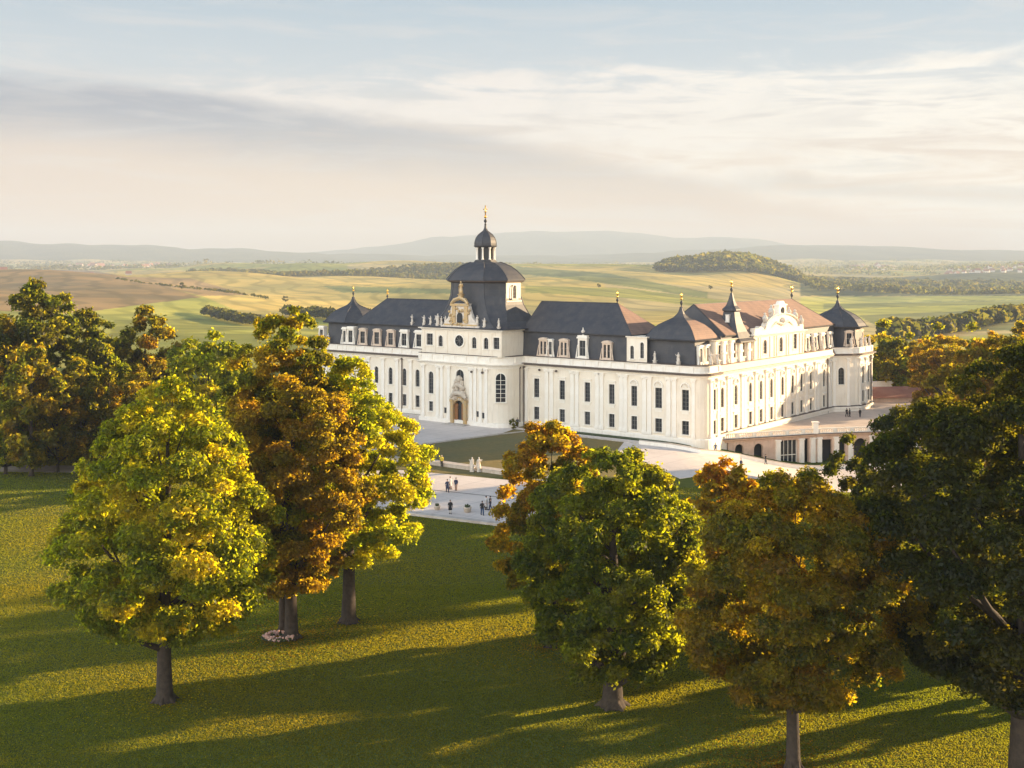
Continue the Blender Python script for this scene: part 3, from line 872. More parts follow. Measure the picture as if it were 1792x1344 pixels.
_, r0, r1 = hip_roof(-53.5, -24.2, .9, 13.3, ZE, 27.0, 'x', 4.6, 0); finial(r0[0]+.1, r0[1], r0[2]+.1, .75, stem=.3)
_, r0, r1 = hip_roof(-.4, 27.2, .9, 13.3, ZE, 27.3, 'x', 0, 7.2, lit_slope=True); finial(r1[0]-.1, r1[1], r1[2]+.1, .8, stem=.4)
_, r0, r1 = hip_roof(27.8, 42.6, 12.4, 68.8, ZE-.1, 27.2, 'y', .5, 7.4, lit_slope=True); finial(r1[0], r1[1], r1[2]+.1, .95, stem=.6)

PROF = [(1.09, -.25), (1.12, .0), (1.04, .1), (.96, .85), (.83, 1.85), (.65, 2.85), (.44, 3.6), (.37, 3.8), (.22, 4.35), (.115, 5.1), (.055, 5.95), (.035, 6.6)]
def pavilion_roof(cx, cy, hx, hy, z, ch=0, k=1.0, name='roof', lit_slope=False):
    b = MB()
    b.rings([rrect(cx-hx*s, cx+hx*s, cy-hy*s, cy+hy*s, z+dz*k, ch*s) for s, dz in PROF])
    o = b.build(name, M['slate'], palace)
    if lit_slope:  # the same painted sunlit tone over the pavilion's east side
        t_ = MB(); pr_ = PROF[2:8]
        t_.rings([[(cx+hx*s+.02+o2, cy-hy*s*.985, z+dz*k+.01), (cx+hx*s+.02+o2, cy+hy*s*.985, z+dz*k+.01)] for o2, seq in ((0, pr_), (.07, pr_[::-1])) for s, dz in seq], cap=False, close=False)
        t_.build('sunlit_slope', M['lit_slope'], o)
    b = MB()   # lead rolls on the hips
    cs = [rrect(cx-hx*s, cx+hx*s, cy-hy*s, cy+hy*s, z+dz*k, ch*s) for s, dz in PROF[2:]]
    for i in range(len(cs[0])): b.tube([c_[i] for c_ in cs], .09, 5)
    b.build('ridge_roll', M['slate'], o)
    return o
# right corner pavilion
block('mansard', 30.9, 42.0, 1.4, 10.4, ZP-.5, 20.45, .2)
pavilion_roof(36.3, 5.9, 5.6, 4.7, 20.5, 0, .98, lit_slope=True); finial(36.3, 5.9, 26.7, .85)
# left corner pavilion
block('mansard', -67.2, -53.7, .9, 13.2, ZP-.5, 20.9, .2, ch=3.2)
pavilion_roof(-60.9, 7.0, 6.9, 6.3, 21.0, 3.4, .95); finial(-60.9, 7.0, 27.1, .75)
# far pavilion
block('mansard', 34.6, 46.6, 70.6, 80.4, ZP-.5, 20.2, .2, ch=2.4)
pavilion_roof(41.0, 75.6, 6.2, 5.2, 20.3, 2.6, .95); finial(41.0, 75.6, 26.5, 1.0)
# concave spire over the avant-corps of the east wing
b = MB(); cx, cy = 40.5, 19.8
b.rings([rrect(cx-s, cx+s, cy-s*.9, cy+s*.9, z, 0) for s, z in ((4.0, 19.3), (4.0, 19.6), (3.3, 20.1), (2.55, 21.4), (1.9, 23.0), (1.45, 24.6), (1.3, 25.6))])
b.rings([rrect(cx-s, cx+s, cy-s, cy+s, z, s*.35) for s, z in ((1.3, 25.6), (1.65, 25.9), (1.62, 26.2), (1.0, 26.9), (.62, 27.9), (.35, 29.0), (.22, 29.6))])
sp_ = b.build('spire', M['slate'], palace)
b = MB(); b.box(cx-.38, cx+.38, cy-1.95, cy-1.2, 23.6, 24.9); b.box(cx-.48, cx+.48, cy-2.1, cy-1.2, 23.4, 23.58); b.box(cx-.44, cx+.44, cy-2.05, cy-1.2, 24.92, 25.05); b.build('lucarne', M['trim'], sp_)
finial(cx, cy, 29.5, .85, stem=.6)

# ---- church: attic storey, bell roof, tower, helm and lantern
ax0, ax1, ay = -24.3, -.9, -6.75
at_ = MB()
aops = [(-21.9-ax0, 1.9, 17.3, 19.9, False), (-18.6-ax0, 1.3, 17.1, 19.6, True), (-8.7-ax0, 1.3, 17.1, 19.6, True), (-5.3-ax0, 1.3, 17.1, 19.6, True), (-2.3-ax0, 1.8, 17.2, 19.7, False)]
wall_run(at_, (ax0, ay), (ax1, ay), ZP-.1, ZE+.2, aops)
wall_run(at_, (ax1, ay), (ax1, 1.0), ZP-.1, ZE+.2, []); wall_run(at_, (ax0, 1.0), (ax0, ay), ZP-.1, ZE+.2, [])
for xx in (-23.6, -20.3, -16.8, -11.0+.4, -6.95, -3.8, -1.3): at_.box(xx-.22, xx+.22, ay-.12, ay+.01, ZP+.05, ZE-.3)
at_.build('attic_wall', M['stucco'], palace)
for o in aops: put_window((ax0, ay), (ax1, ay), o[0], o[2], o[1], o[3]-o[2], o[4], 0)
b = MB(); run = [(ax0, .9), (ax0, ay), (ax1, ay), (ax1, .9)]
sweep(b, run, [(-.2, ZE-.3), (.1, ZE-.3), (.2, ZE-.05), (.6, ZE+.1), (.7, ZE+.32), (-.2, ZE+.34)]); b.build('cornice', M['trim'], palace)
# round window over the portal
rw = empty('round_window', (DX-.3, ay, 18.6), 0, palace)
def ringdisc(r, y0, y1, n=20): return [[(r*math.cos(2*math.pi*i/n), y0, r*math.sin(2*math.pi*i/n)) for i in range(n)], [(r*math.cos(2*math.pi*i/n), y1, r*math.sin(2*math.pi*i/n)) for i in range(n)]]
b = MB(); b.rings(ringdisc(1.3, -.10, -.02)); b.build('pane', M['glass'], rw)
b = MB()
for i in range(20):
    a0, a1 = 2*math.pi*i/20, 2*math.pi*(i+1)/20; q = []
    for yv in (-.22, 0):
        for rr_, a in ((1.25, a0), (1.55, a0), (1.55, a1), (1.25, a1)): q.append((rr_*math.cos(a), yv, rr_*math.sin(a)))
    b.add(q, [(3,2,1,0),(4,5,6,7),(0,1,5,4),(1,2,6,5),(2,3,7,6),(3,0,4,7)])
b.build('frame', M['trim'], rw)
b = MB()
for k in range(4):
    a = math.pi*k/4; b.tube([(-1.2*math.cos(a), -.13, -1.2*math.sin(a)), (1.2*math.cos(a), -.13, 1.2*math.sin(a))], .05, 5)
b.build('sash', M['sash'], rw)

tcx, tcy = -12.1, 1.3
def tring(hx, hy, ch, z): return rrect(tcx-hx, tcx+hx, tcy-hy, tcy+hy, z, ch)
bell = [(12.6, 8.9, 1.6, ZE+.36), (12.8, 9.1, 1.7, ZE+.5), (11.6, 8.5, 2.2, ZE+.85), (10.3, 7.7, 2.6, ZE+2.0), (9.3, 7.0, 3.0, ZE+3.7), (8.5, 6.5, 3.2, ZE+5.6), (8.1, 6.2, 3.4, ZE+7.6), (7.95, 6.1, 3.4, 30.0), (7.95, 6.1, 3.4, 31.8)]
b = MB(); b.rings([tring(*q) for q in bell]); tower = b.build('tower', M['slate'], palace)
b = MB()
for i in range(8): b.tube([tring(*q)[i] for q in bell[1:]], .11, 5)
b.build('ridge_roll', M['slate'], tower)
# plastered east face with a niche window
b = MB(); b.box(tcx+7.6, tcx+8.2, tcy-2.6, tcy+2.6, 27.6, 31.75); b.box(tcx+7.6, tcx+8.4, tcy-2.75, tcy+2.75, 27.3, 27.58); b.build('tower_wall', M['stucco'], palace)
put_window((tcx+8.2, tcy-2.5), (tcx+8.2, tcy+2.5), 2.5, 28.0, 1.5, 3.0, True, 0, push=.31)
b = MB(); b.rings([tring(8.1, 6.25, 3.45, 31.5), tring(8.8, 6.85, 3.7, 31.8), tring(8.85, 6.9, 3.7, 32.05)]); b.build('cornice', M['gutter'], palace)
helm = [(9.1, 7.1, 3.8, 32.06), (9.0, 7.0, 3.8, 32.25), (8.2, 6.4, 3.5, 33.2), (7.1, 5.6, 3.0, 34.25), (5.8, 4.6, 2.4, 35.15), (4.3, 3.6, 1.8, 35.8), (3.1, 2.9, 1.3, 36.15)]
b = MB(); b.rings([tring(*q) for q in helm]); hm = b.build('helm_roof', M['slate'], palace)
b = MB()
for i in range(8): b.tube([tring(*q)[i] for q in helm[1:]], .12, 5)
b.build('ridge_roll', M['slate'], hm)
lan = empty('lantern', (tcx, tcy, 36.1), 0, palace)
b = MB(); b.lathe([(2.75, -.2), (2.75, .25), (2.5, .35), (2.5, .6)], seg=8, rot=R(22.5)); b.build('base', M['slate'], lan)
b = MB(); b.lathe([(1.75, .5), (1.75, 3.4)], seg=8, rot=R(22.5)); b.build('core', M['dark'], lan)
for k in range(8):
    a = R(45*k+22.5); b = MB(); b.lathe([(.3, .55), (.3, .8), (.21, .9), (.19, 3.1), (.3, 3.25), (.3, 3.4)], (2.1*math.cos(a), 2.1*math.sin(a)), 7); b.build('column', M['trim'], lan, True)
b = MB(); b.lathe([(2.35, 3.4), (2.75, 3.65), (2.8, 3.9), (2.5, 3.95)], seg=8, rot=R(22.5)); b.build('cornice', M['slate'], lan)
dm = [(2.6, 3.96), (2.62, 4.4), (2.5, 5.0), (2.2, 5.7), (1.7, 6.35), (1.05, 6.85), (.55, 7.2), (.34, 7.7), (.22, 8.6), (.15, 9.3)]
b = MB(); b.lathe(dm, seg=8, rot=R(22.5)); dmo = b.build('dome', M['slate'], lan)
b = MB()
for k in range(8):
    a = R(45*k+22.5); b.tube([(r_*math.cos(a), r_*math.sin(a), z_) for r_, z_ in dm[:-2]], .07, 5)
b.build('rib', M['slate'], dmo)
finial(tcx, tcy, 45.0, 1.0, True, stem=.3)

# ---- statues
def statue_mesh(h, arm=1, seated=False):
    b = MB(); k = h/3.0
    b.box(-.42*k, .42*k, -.42*k, .42*k, 0, .25*k); b.box(-.34*k, .34*k, -.34*k, .34*k, .252*k, .7*k); b.box(-.44*k, .44*k, -.44*k, .44*k, .702*k, .82*k)
    b.lathe([(.4*k, .82*k), (.38*k, 1.2*k), (.3*k, 1.6*k), (.24*k, 1.9*k), (.33*k, 2.2*k), (.34*k, 2.38*k), (.14*k, 2.5*k), (.1*k, 2.56*k)], (0, 0), 8, 1.0, .75)
    b.ball((0, -.03*k, 2.72*k), .17*k, 7, 5)
    b.tube([(.3*k*arm, 0, 2.34*k), (.5*k*arm, -.15*k, 2.1*k), (.55*k*arm, -.3*k, 2.5*k)], [.11*k, .09*k, .06*k], 6)
    b.tube([(-.3*k*arm, 0, 2.34*k), (-.45*k*arm, -.1*k, 1.95*k), (-.2*k*arm, -.32*k, 1.75*k)], [.11*k, .09*k, .06*k], 6)
    b.tube([(-.3*k, .1*k, 2.2*k), (-.42*k, .12*k, 1.5*k), (-.3*k, .1*k, .85*k)], [.12*k, .16*k, .2*k], 6)
    return b.mesh('statue', M['stone_light'], True)
M['stone_light'] = material('stone_light', (.74, .67, .58), .85, (.60, .52, .43), 1.5, streak=(.3, .24, .18), bump=.4, bscale=3)
ST_A, ST_B = statue_mesh(2.7), statue_mesh(2.7, -1)
for i, (x, y, z) in enumerate([(-21.5, -6.9, ZE+.34), (-18.2, -6.9, ZE+.34), (-5.6, -6.9, ZE+.34), (-1.6, -6.9, ZE+.34),
        (-30.6, .9, ZE), (-26.8, .9, ZE), (-34.5, .9, ZE)]):
    link('statue', ST_A if i % 2 else ST_B, palace, (x, y, z), R(rnd.uniform(-25, 25)))
for i, (x, y) in enumerate([(-62.8, .1), (33.4, .2), (38.9, .2), (43.9, 4.4), (44.6, 6.0), (44.2, 53.5), (44.4, 58.3), (46.6, 70.6), (48.0, 73.5), (48.0, 76.0), (47.9, 78.8), (43.6, 12.0)]):
    link('statue', ST_A if i % 2 else ST_B, palace, (x, y, ZP-.06), R(rnd.uniform(-30, 30) + (75 if y > 1 else 0)))

# ---- dormers: white aedicules standing in the mansard
DC = {}
def dormer(x, y, rz, w=2.3, h=4.2, kind='arch', z=ZP-.04, pair=False, urn=False, mat='trim', deep=1.3):
    r = empty('dormer', (x, y, z), rz, palace)
    key = (w, h, kind, pair, mat, deep)
    if key not in DC:
        b = MB(); ow = w*.34
        b.box(-w/2, -ow, -.0, deep, 0, h*.78); b.box(ow, w/2, -.0, deep, 0, h*.78); b.box(-ow, ow, .0, deep, 0, h*.14)
        b.box(-w/2, w/2, .0, deep, h*.78+.002, h*.86)
        b.box(-w/2-.12, -ow+.08, -.14, -.003, 0, h*.1); b.box(ow-.08, w/2+.12, -.14, -.003, 0, h*.1)
        b.box(-w/2+.06, -ow-.06, -.1, -.003, h*.12, h*.72); b.box(ow+.06, w/2-.06, -.1, -.003, h*.12, h*.72)
        if kind == 'arch':
            n = 10; rr_ = w/2+.14
            b.rings([[(-rr_*math.cos(math.pi*i/n), yv, h*.86 + rr_*.42*math.sin(math.pi*i/n)) for i in range(n+1)] for yv in (-.18, deep)], cap=True, close=True)
        elif kind == 'flat':
            b.box(-w/2-.2, w/2+.2, -.25, deep, h*.862, h*.93); b.box(-w/2-.05, w/2+.05, -.1, deep, h*.932, h)
        else:
            q = [(-w/2-.2, h*.862), (w/2+.2, h*.862), (w/2+.2, h*.9), (0, h*1.06), (-w/2-.2, h*.9)]
            b.rings([[(a_, -.22, z_) for a_, z_ in q], [(a_, deep, z_) for a_, z_ in q]])
        for sx in (-1, 1):   # scroll brackets
            b.tube([(sx*(w/2+.05), -.02, h*.6), (sx*(w/2+.28), -.02, h*.3), (sx*(w/2+.42), -.05, .12)], [.08, .12, .2], 6)
        p = MB(); p.box(-ow, ow, .22, .27, h*.14, h*.78)
        s = MB(); s.box(-.05, .05, .15, .217, h*.14, h*.78); s.box(-ow, -.053, .16, .216, h*.46, h*.49); s.box(.053, ow, .16, .216, h*.46, h*.49)
        if pair:
            b.box(-.16, .16, -.05, .3, h*.14, h*.78)
        DC[key] = (b.mesh('frame', M[mat]), p.mesh('pane', M['glass']), s.mesh('sash', M['sash']))
    f_, p_, s_ = DC[key]
    link('frame', f_, r); link('pane', p_, r); link('sash', s_, r)
    if urn:
        b = MB(); b.lathe([(.3, 0), (.3, .2), (.12, .3), (.14, .45), (.42, .8), (.45, 1.0), (.2, 1.25), (.12, 1.4), (.16, 1.55), (.03, 1.8)], (0, .3), 9)
        b.build('urn', M['stone_light'], r, True, (0, 0, h*.98))
    return r
M['dormer_stone'] = material('dormer_stone', (.74, .60, .47), .85, (.62, .47, .35), 1.4, streak=(.34, .24, .16), bump=.5)
for x, k, pr, u, mt_ in ((5.0, 'arch', True, 0, 'dormer_stone'), (6.9, 'arch', False, 0, 'trim'), (10.5, 'arch', True, 0, 'dormer_stone'), (15.4, 'flat', False, 1, 'trim'), (21.6, 'arch', True, 0, 'dormer_stone')):
    dormer(x, .35, 0, 2.3 if x != 6.9 else 1.2, 4.3 if k == 'arch' else 5.1, k, pair=pr, urn=bool(u), mat=mt_)
for x, k, mt_ in ((-50.8, 'arch', 'dormer_stone'), (-45.9, 'arch', 'dormer_stone'), (-41.2, 'arch', 'dormer_stone'), (-36.7, 'flat', 'trim'), (-31.9, 'flat', 'trim'), (-27.5, 'flat', 'trim')):
    dormer(x, .35, 0, 2.4, 4.5, k, mat=mt_)
dormer(-66.0, .6, 0, 1.8, 4.4, 'flat'); dormer(-57.4, .45, 0, 1.4, 4.4, 'flat'); dormer(-55.2, .45, 0, 2.3, 4.6, 'flat')
# white corner house between wing and pavilion
b = MB(); wall_run(b, (26.6, .3), (31.5, .3), ZP-.1, 20.6, [(1.3, .9, 16.2, 18.9, True), (3.7, .9, 16.4, 19.7, True)])
wall_run(b, (26.6, 3), (26.6, .3), ZP-.1, 20.6, []); b.box(26.4, 31.6, .1, 4.5, 20.6, 20.85); b.build('attic_wall', M['stucco'], palace)
put_window((26.6, .3), (31.5, .3), 1.3, 16.2, .9, 2.7, True); put_window((26.6, .3), (31.5, .3), 3.7, 16.4, .9, 3.3, True)
for y in (3.0, 5.8): dormer(42.5, y, R(90), 1.6, 4.3, 'arch')
b = MB(); wall_run(b, (43.3, 7.6), (43.3, 23.2), ZP-.3, 20.2, [(1.6, 1.3, 16.2, 19.2, False), (4.4, 1.3, 16.2, 19.2, False), (8.2, 1.3, 16.2, 19.2, False), (12.4, 1.3, 16.2, 19.2, False)])
wall_run(b, (40.5, 7.6), (43.3, 7.6), ZP-.3, 20.2, []); sweep(b, [(40.5, 7.6), (43.3, 7.6), (43.3, 23.2)], [(-.1, 20.0), (.2, 20.0), (.45, 20.25), (-.1, 20.3)])
b.build('attic_wall', M['stucco'], palace)
for s_ in (1.6, 4.4, 8.2, 12.4): put_window((43.3, 7.6), (43.3, 23.2), s_, 16.2, 1.3, 3.0, False, 0)
for y in (10.6, 14.0, 18.0, 21.8):
    b = MB(); b.box(43.32, 43.75, y-.55, y+.55, ZP-.2, 19.9); b.box(43.32, 43.95, y-.7, y+.7, 17.3, 17.7); b.box(43.32, 43.95, y-.7, y+.7, 19.6, 19.95); b.build('buttress', M['trim'], palace)
# east attic with its scrolled gable
gy0, gy1 = 23.6, 49.4; gx = 43.7; gc = 37.6
b = MB(); gops = [(5.6, 1.9, 16.2, 19.3, True), (13.6, 1.9, 16.2, 19.5, True), (21.0, 1.9, 16.4, 19.8, False)]
wall_run(b, (gx, gy0), (gx, gy1), ZP-.3, 20.2, gops)
wall_run(b, (gx-3.2, gy0), (gx, gy0), ZP-.3, 20.2, []); wall_run(b, (gx, gy1), (gx-3.2, gy1), ZP-.3, 20.2, [])
for y in (gy0+.6, gy0+2.6, gy0+3.6, gy0+8.2, gy0+10.4, gy0+11.6, gy0+16.6, gy0+17.8, gy0+23.6, gy0+25.2): b.box(gx, gx+.16, y-.3, y+.3, ZP-.1, 19.9)
b.build('attic_wall', M['stucco'], palace)
for o in gops: put_window((gx, gy0), (gx, gy1), o[0], o[2], o[1], o[3]-o[2], o[4], 0)
b = MB(); sweep(b, [(gx-3.2, gy0), (gx, gy0), (gx, gy1), (gx-3.2, gy1)], [(-.2, 20.0), (.15, 20.0), (.3, 20.25), (.62, 20.4), (.66, 20.62), (-.2, 20.66)]); b.build('cornice', M['trim'], palace)
gab = [(gy0+.4, 20.66), (gy1-.4, 20.66), (gy1-.6, 21.9), (gy1-2.6, 21.9), (gy1-3.2, 22.3)]
n = 12
for i in range(n+1):
    a = math.pi*i/n; gab.append((gc + 8.6*math.cos(a), 21.6 + 3.0*math.sin(a)))
gab += [(gy0+3.2, 22.3), (gy0+2.6, 21.9), (gy0+.6, 21.9)]
b = MB(); b.rings([[(gx+.1, y, z) for y, z in gab], [(gx-1.0, y, z) for y, z in gab]]); gb = b.build('gable', M['stucco'], palace)
b = MB(); rim = [(gc + 8.7*math.cos(math.pi*i/16), 21.6 + 3.1*math.sin(math.pi*i/16)) for i in range(17)]
b.tube([(gx+.2, y, z) for y, z in rim], .22, 6)
b.tube([(gx+.12, gc-5.5, 21.9), (gx+.2, gc-3, 22.9), (gx+.22, gc, 22.3), (gx+.2, gc+3, 23.0), (gx+.12, gc+5.5, 21.9)], [.1, .25, .35, .25, .1], 6)
b.ball((gx+.15, gc, 23.2), .7, 8, 6)
b.build('moulding', M['stone_light'], gb)
b = MB(); b.box(gx-.9, gx+.2, gc-1.9, gc+1.9, 24.3, 26.5); b.box(gx-1.0, gx+.35, gc-2.2, gc+2.2, 26.5, 26.8); b.rings([[(x_, gc-1.6, 26.8), (x_, gc+1.6, 26.8), (x_, gc+.8, 27.5), (x_, gc-.8, 27.5)] for x_ in (gx+.1, gx-.8)]); b.build('crest', M['trim'], gb)
b = MB(); b.rings([[(gx+.36, gc+.75*math.cos(2*math.pi*i/14), 25.4+.75*math.sin(2*math.pi*i/14)) for i in range(14)], [(gx+.18, gc+.75*math.cos(2*math.pi*i/14), 25.4+.75*math.sin(2*math.pi*i/14)) for i in range(14)]]); b.build('pane', M['glass'], gb)
for y in (gc-7.6, gc-4.4, gc+4.6, gc+7.8, gc+11.2):
    b = MB(); k = rnd.uniform(.8, 1.15)
    b.lathe([(.55*k, 0), (.5*k, .5*k), (.7*k, 1.0*k), (.5*k, 1.5*k), (.28*k, 1.75*k)], (0, 0), 8); b.ball((0, 0, 2.0*k), .32*k, 7, 5)
    b.tube([(0, -.9*k, .7*k), (.1, -.5*k, 1.2*k), (0, 0, 1.3*k), (.1, .5*k, 1.2*k), (0, .9*k, .5*k)], [.2*k, .25*k, .3*k, .25*k, .2*k], 6)
    zz = 21.6 + 3.0*math.sqrt(max(0, 1-((y-gc)/8.6)**2)); b.build('figure', M['stone_light'], palace, True, (gx-.4, y, max(21.85, zz)-.05))
for y in (52.2, 56.6, 61.0, 65.6): dormer(43.35, y, R(90), 1.9, 3.9, 'flat')
for a_, x_, y_ in ((45, 45.7, 71.4), (90, 46.3, 74.6), (90, 46.3, 78.0)): dormer(x_, y_, R(a_), 1.9, 4.2, 'arch', mat='dormer_stone')
dormer(39.8, 70.35, 0, 1.9, 4.2, 'flat')

# ---- baroque front gable of the church with gilded carving
gx_ = DX+.3
b = MB()
b.box(gx_-5.6, gx_+5.6, -7.5, -6.2, ZE+.34, ZE+1.0)
b.rings([[(gx_+x, y, ZE+.95+z) for x, z in [(-5.2, 0), (5.2, 0), (4.6, .8), (3.6, 1.8), (3.0, 3.2), (2.5, 4.6), (2.7, 5.0), (-2.7, 5.0), (-2.5, 4.6), (-3.0, 3.2), (-3.6, 1.8), (-4.6, .8)]] for y in (-7.3, -6.5)])
fg = b.build('front_gable', M['stone_light'], palace)
b = MB()
b.box(gx_-2.3, gx_-1.3, -7.55, -7.303, ZE+1.6, ZE+5.4); b.box(gx_+1.3, gx_+2.3, -7.55, -7.303, ZE+1.6, ZE+5.4); b.box(gx_-2.7, gx_+2.7, -7.7, -7.303, ZE+5.42, ZE+5.9)
b.tube([(gx_-2.4, -7.5, ZE+5.9), (gx_-1.6, -7.4, ZE+6.7), (gx_, -7.3, ZE+7.2), (gx_+1.6, -7.4, ZE+6.7), (gx_+2.4, -7.5, ZE+5.9)], [.35, .45, .5, .45, .35], 7)
for i in range(26):
    b.ball((gx_+rnd.uniform(-3.4, 3.4), -7.4+rnd.uniform(-.05, .1), ZE+rnd.uniform(1.1, 5.0)), rnd.uniform(.22, .45), 6, 4)
b.box(gx_-4.9, gx_+4.9, -7.42, -7.303, ZE+1.0, ZE+1.35)
b.build('carving', M['gilt'], fg)
b = MB(); pts = [(gx_-.7, ZE+1.7), (gx_+.7, ZE+1.7), (gx_+.7, ZE+3.2)] + [(gx_+.7*math.cos(math.pi*i/6), ZE+3.2+.7*math.sin(math.pi*i/6)) for i in range(1, 7)]
b.rings([[(x, -7.62, z) for x, z in pts], [(x, -7.35, z) for x, z in pts]]); b.build('pane', M['glass'], fg)
s_ = link('statue', statue_mesh(4.2), palace, (gx_, -7.0, ZE+6.9), 0); 
s_.data.materials[0] = M['gilt']
for dx, hh_ in ((-6.9, 3.3), (-4.6, 2.2), (4.7, 2.6)): link('statue', statue_mesh(hh_, 1 if dx > 0 else -1), palace, (gx_+dx, -7.0, ZE+.35+(.6 if abs(dx) < 5 else 0)), 0)

# ---- portal
po = empty('portal', (DX, -7.0, 0), 0, palace)
b = MB()
for sx in (-1, 1):
    b.box(min(sx*1.5, sx*2.25), max(sx*1.5, sx*2.25), -.75, .02, .1, 5.0); b.box(min(sx*1.45, sx*2.4), max(sx*1.45, sx*2.4), -.9, .02, 5.0, 5.5)
n = 8
for i in range(n):
    a0, a1 = math.pi*i/n, math.pi*(i+1)/n; q = []
    for yv in (-.6, .02):
        for rr_, a in ((1.5, a0), (2.3, a0), (2.3, a1), (1.5, a1)): q.append((-rr_*math.cos(a), yv, 3.9 + rr_*math.sin(a)))
    b.add(q, [(0,1,2,3),(7,6,5,4),(0,4,5,1),(1,5,6,2),(2,6,7,3),(3,7,4,0)])
b.build('door_surround', M['wood_stone'] if 'wood_stone' in M else M['gilt'], po)
b = MB(); r2 = random.Random(5)
b.tube([(-2.2, -.6, 6.0), (-1.2, -.8, 6.9), (0, -.9, 7.1), (1.2, -.8, 6.9), (2.2, -.6, 6.0)], [.4, .5, .55, .5, .4], 8)
b.tube([(-1.6, -.5, 8.0), (-.8, -.7, 8.7), (0, -.8, 8.9), (.8, -.7, 8.7), (1.6, -.5, 8.0)], [.35, .45, .5, .45, .35], 8)
for i in range(60):
    z = r2.uniform(5.6, 10.4); hw = 2.2*(1-(z-5.6)/7.5)
    b.ball((r2.uniform(-hw, hw), -.35-r2.uniform(0, .35), z), r2.uniform(.2, .48), 6, 4)
b.box(-1.1, 1.1, -.35, .02, 5.8, 9.8); b.ball((0, -.45, 10.2), .75, 8, 6)
b.build('carving', M['stone'], po)
for sx in (-1, 1):
    b = MB(); b.box(min(sx*.55, sx*1.45), max(sx*.55, sx*1.45), -.12, .02, .2, 4.6)
    for k in range(3): b.box(min(sx*.7, sx*1.3), max(sx*.7, sx*1.3), -.2, -.123, .5+k*1.35, 1.6+k*1.35)
    b.build('door', M['wood'], po)
b = MB(); b.box(-.53, .53, .1, .14, .2, 4.9); b.build('doorway', M['dark'], po)
b = MB(); b.box(-3.2, 3.2, -2.6, -.29, -.1, .12); b.box(-2.8, 2.8, -2.0, -.29, .12, .24); b.build('step', M['kerb'], po)
for x, z in ((-16.9, 2.2), (-7.4, 2.1), (-5.8, 1.9)):  # dark boxes on the wall stand in for small dark niches
    b = MB(); b.box(x-.25, x+.25, -7.14, -7.0, z, z+1.1); b.box(x-.32, x+.32, -7.2, -7.0, z+1.12, z+1.2); b.build('dark_niche', M['dark'], palace)
for x, z in ((-9.0, 11.9), (-5.9, 11.9), (4.6, 12.6), (9.1, 12.6)):
    b = MB(); b.lathe([(.1, -.2), (.28, -.1), (.28, .15), (.1, .3)], (0, 0), 7); b.build('lamp', M['gutter'], palace, True, (x, -7.4 if x < 0 else -.5, z))
# ------------------------------------------------------------------ terrace on the east side
TW = [(41.95, 236.6), (64.0, 245.0), (88.0, 250.5), (116.0, 262.0)]
terrace = empty('terrace', (41.95, 236.6, 0), 0)
tag(terrace, 'pinkish stone terrace with arched openings and balustrade below the east side of the palace', 'terrace')
def loc(p): return (p[0]-41.95, p[1]-236.6)
TL = [loc(p) for p in TW]
tw = MB()
L1 = (Vector(TL[1])-Vector(TL[0])).length; L2 = (Vector(TL[2])-Vector(TL[1])).length; L3 = (Vector(TL[3])-Vector(TL[2])).length
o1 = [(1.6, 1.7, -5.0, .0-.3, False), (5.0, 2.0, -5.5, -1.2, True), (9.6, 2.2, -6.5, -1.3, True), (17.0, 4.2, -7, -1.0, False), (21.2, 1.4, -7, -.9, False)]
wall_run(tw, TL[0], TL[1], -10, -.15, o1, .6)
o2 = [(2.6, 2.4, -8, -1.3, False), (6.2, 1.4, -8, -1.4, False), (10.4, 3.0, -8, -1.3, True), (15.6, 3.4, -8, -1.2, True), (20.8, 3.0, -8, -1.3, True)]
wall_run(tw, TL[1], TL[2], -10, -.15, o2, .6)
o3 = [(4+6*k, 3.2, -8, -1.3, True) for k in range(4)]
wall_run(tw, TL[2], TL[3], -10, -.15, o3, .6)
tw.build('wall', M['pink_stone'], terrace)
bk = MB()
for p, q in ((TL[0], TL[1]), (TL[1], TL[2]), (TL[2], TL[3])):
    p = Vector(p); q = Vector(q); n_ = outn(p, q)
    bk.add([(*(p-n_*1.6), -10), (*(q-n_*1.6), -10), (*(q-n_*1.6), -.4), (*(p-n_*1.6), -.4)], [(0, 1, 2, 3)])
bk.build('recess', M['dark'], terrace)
b = MB(); sweep(b, TL, [(-.4, -.75), (.1, -.75), (.15, -.5), (.5, -.3), (.62, -.05), (-.4, -.05)]); b.build('cornice', M['pink_stone'], terrace)
b = MB(); sweep(b, TL, [(-.1, -.045), (.66, -.045), (.66, .06), (-.1, .06)]); b.build('gutter', M['gutter'], terrace)
b = MB()
sweep(b, TL, [(-.15, .95), (.3, .95), (.34, 1.15), (-.15, 1.15)]); sweep(b, TL, [(-.1, .065), (.25, .065), (.25, .25), (-.1, .25)])
for p, q in ((TL[0], TL[1]), (TL[1], TL[2]), (TL[2], TL[3])):
    p = Vector(p); q = Vector(q); d_ = (q-p).normalized(); n_ = outn(p, q); L = (q-p).length; k = 0.4
    while k < L:
        c_ = p + d_*k + n_*.08
        if int(k/.5) % 8 == 0: b.obox((*c_, 0), (*d_, 0), (*n_, 0), .32, .22, .25, .95)
        else: b.obox((*c_, 0), (*d_, 0), (*n_, 0), .09, .09, .25, .95)
        k += .5
b.build('balustrade', M['trim'], terrace)
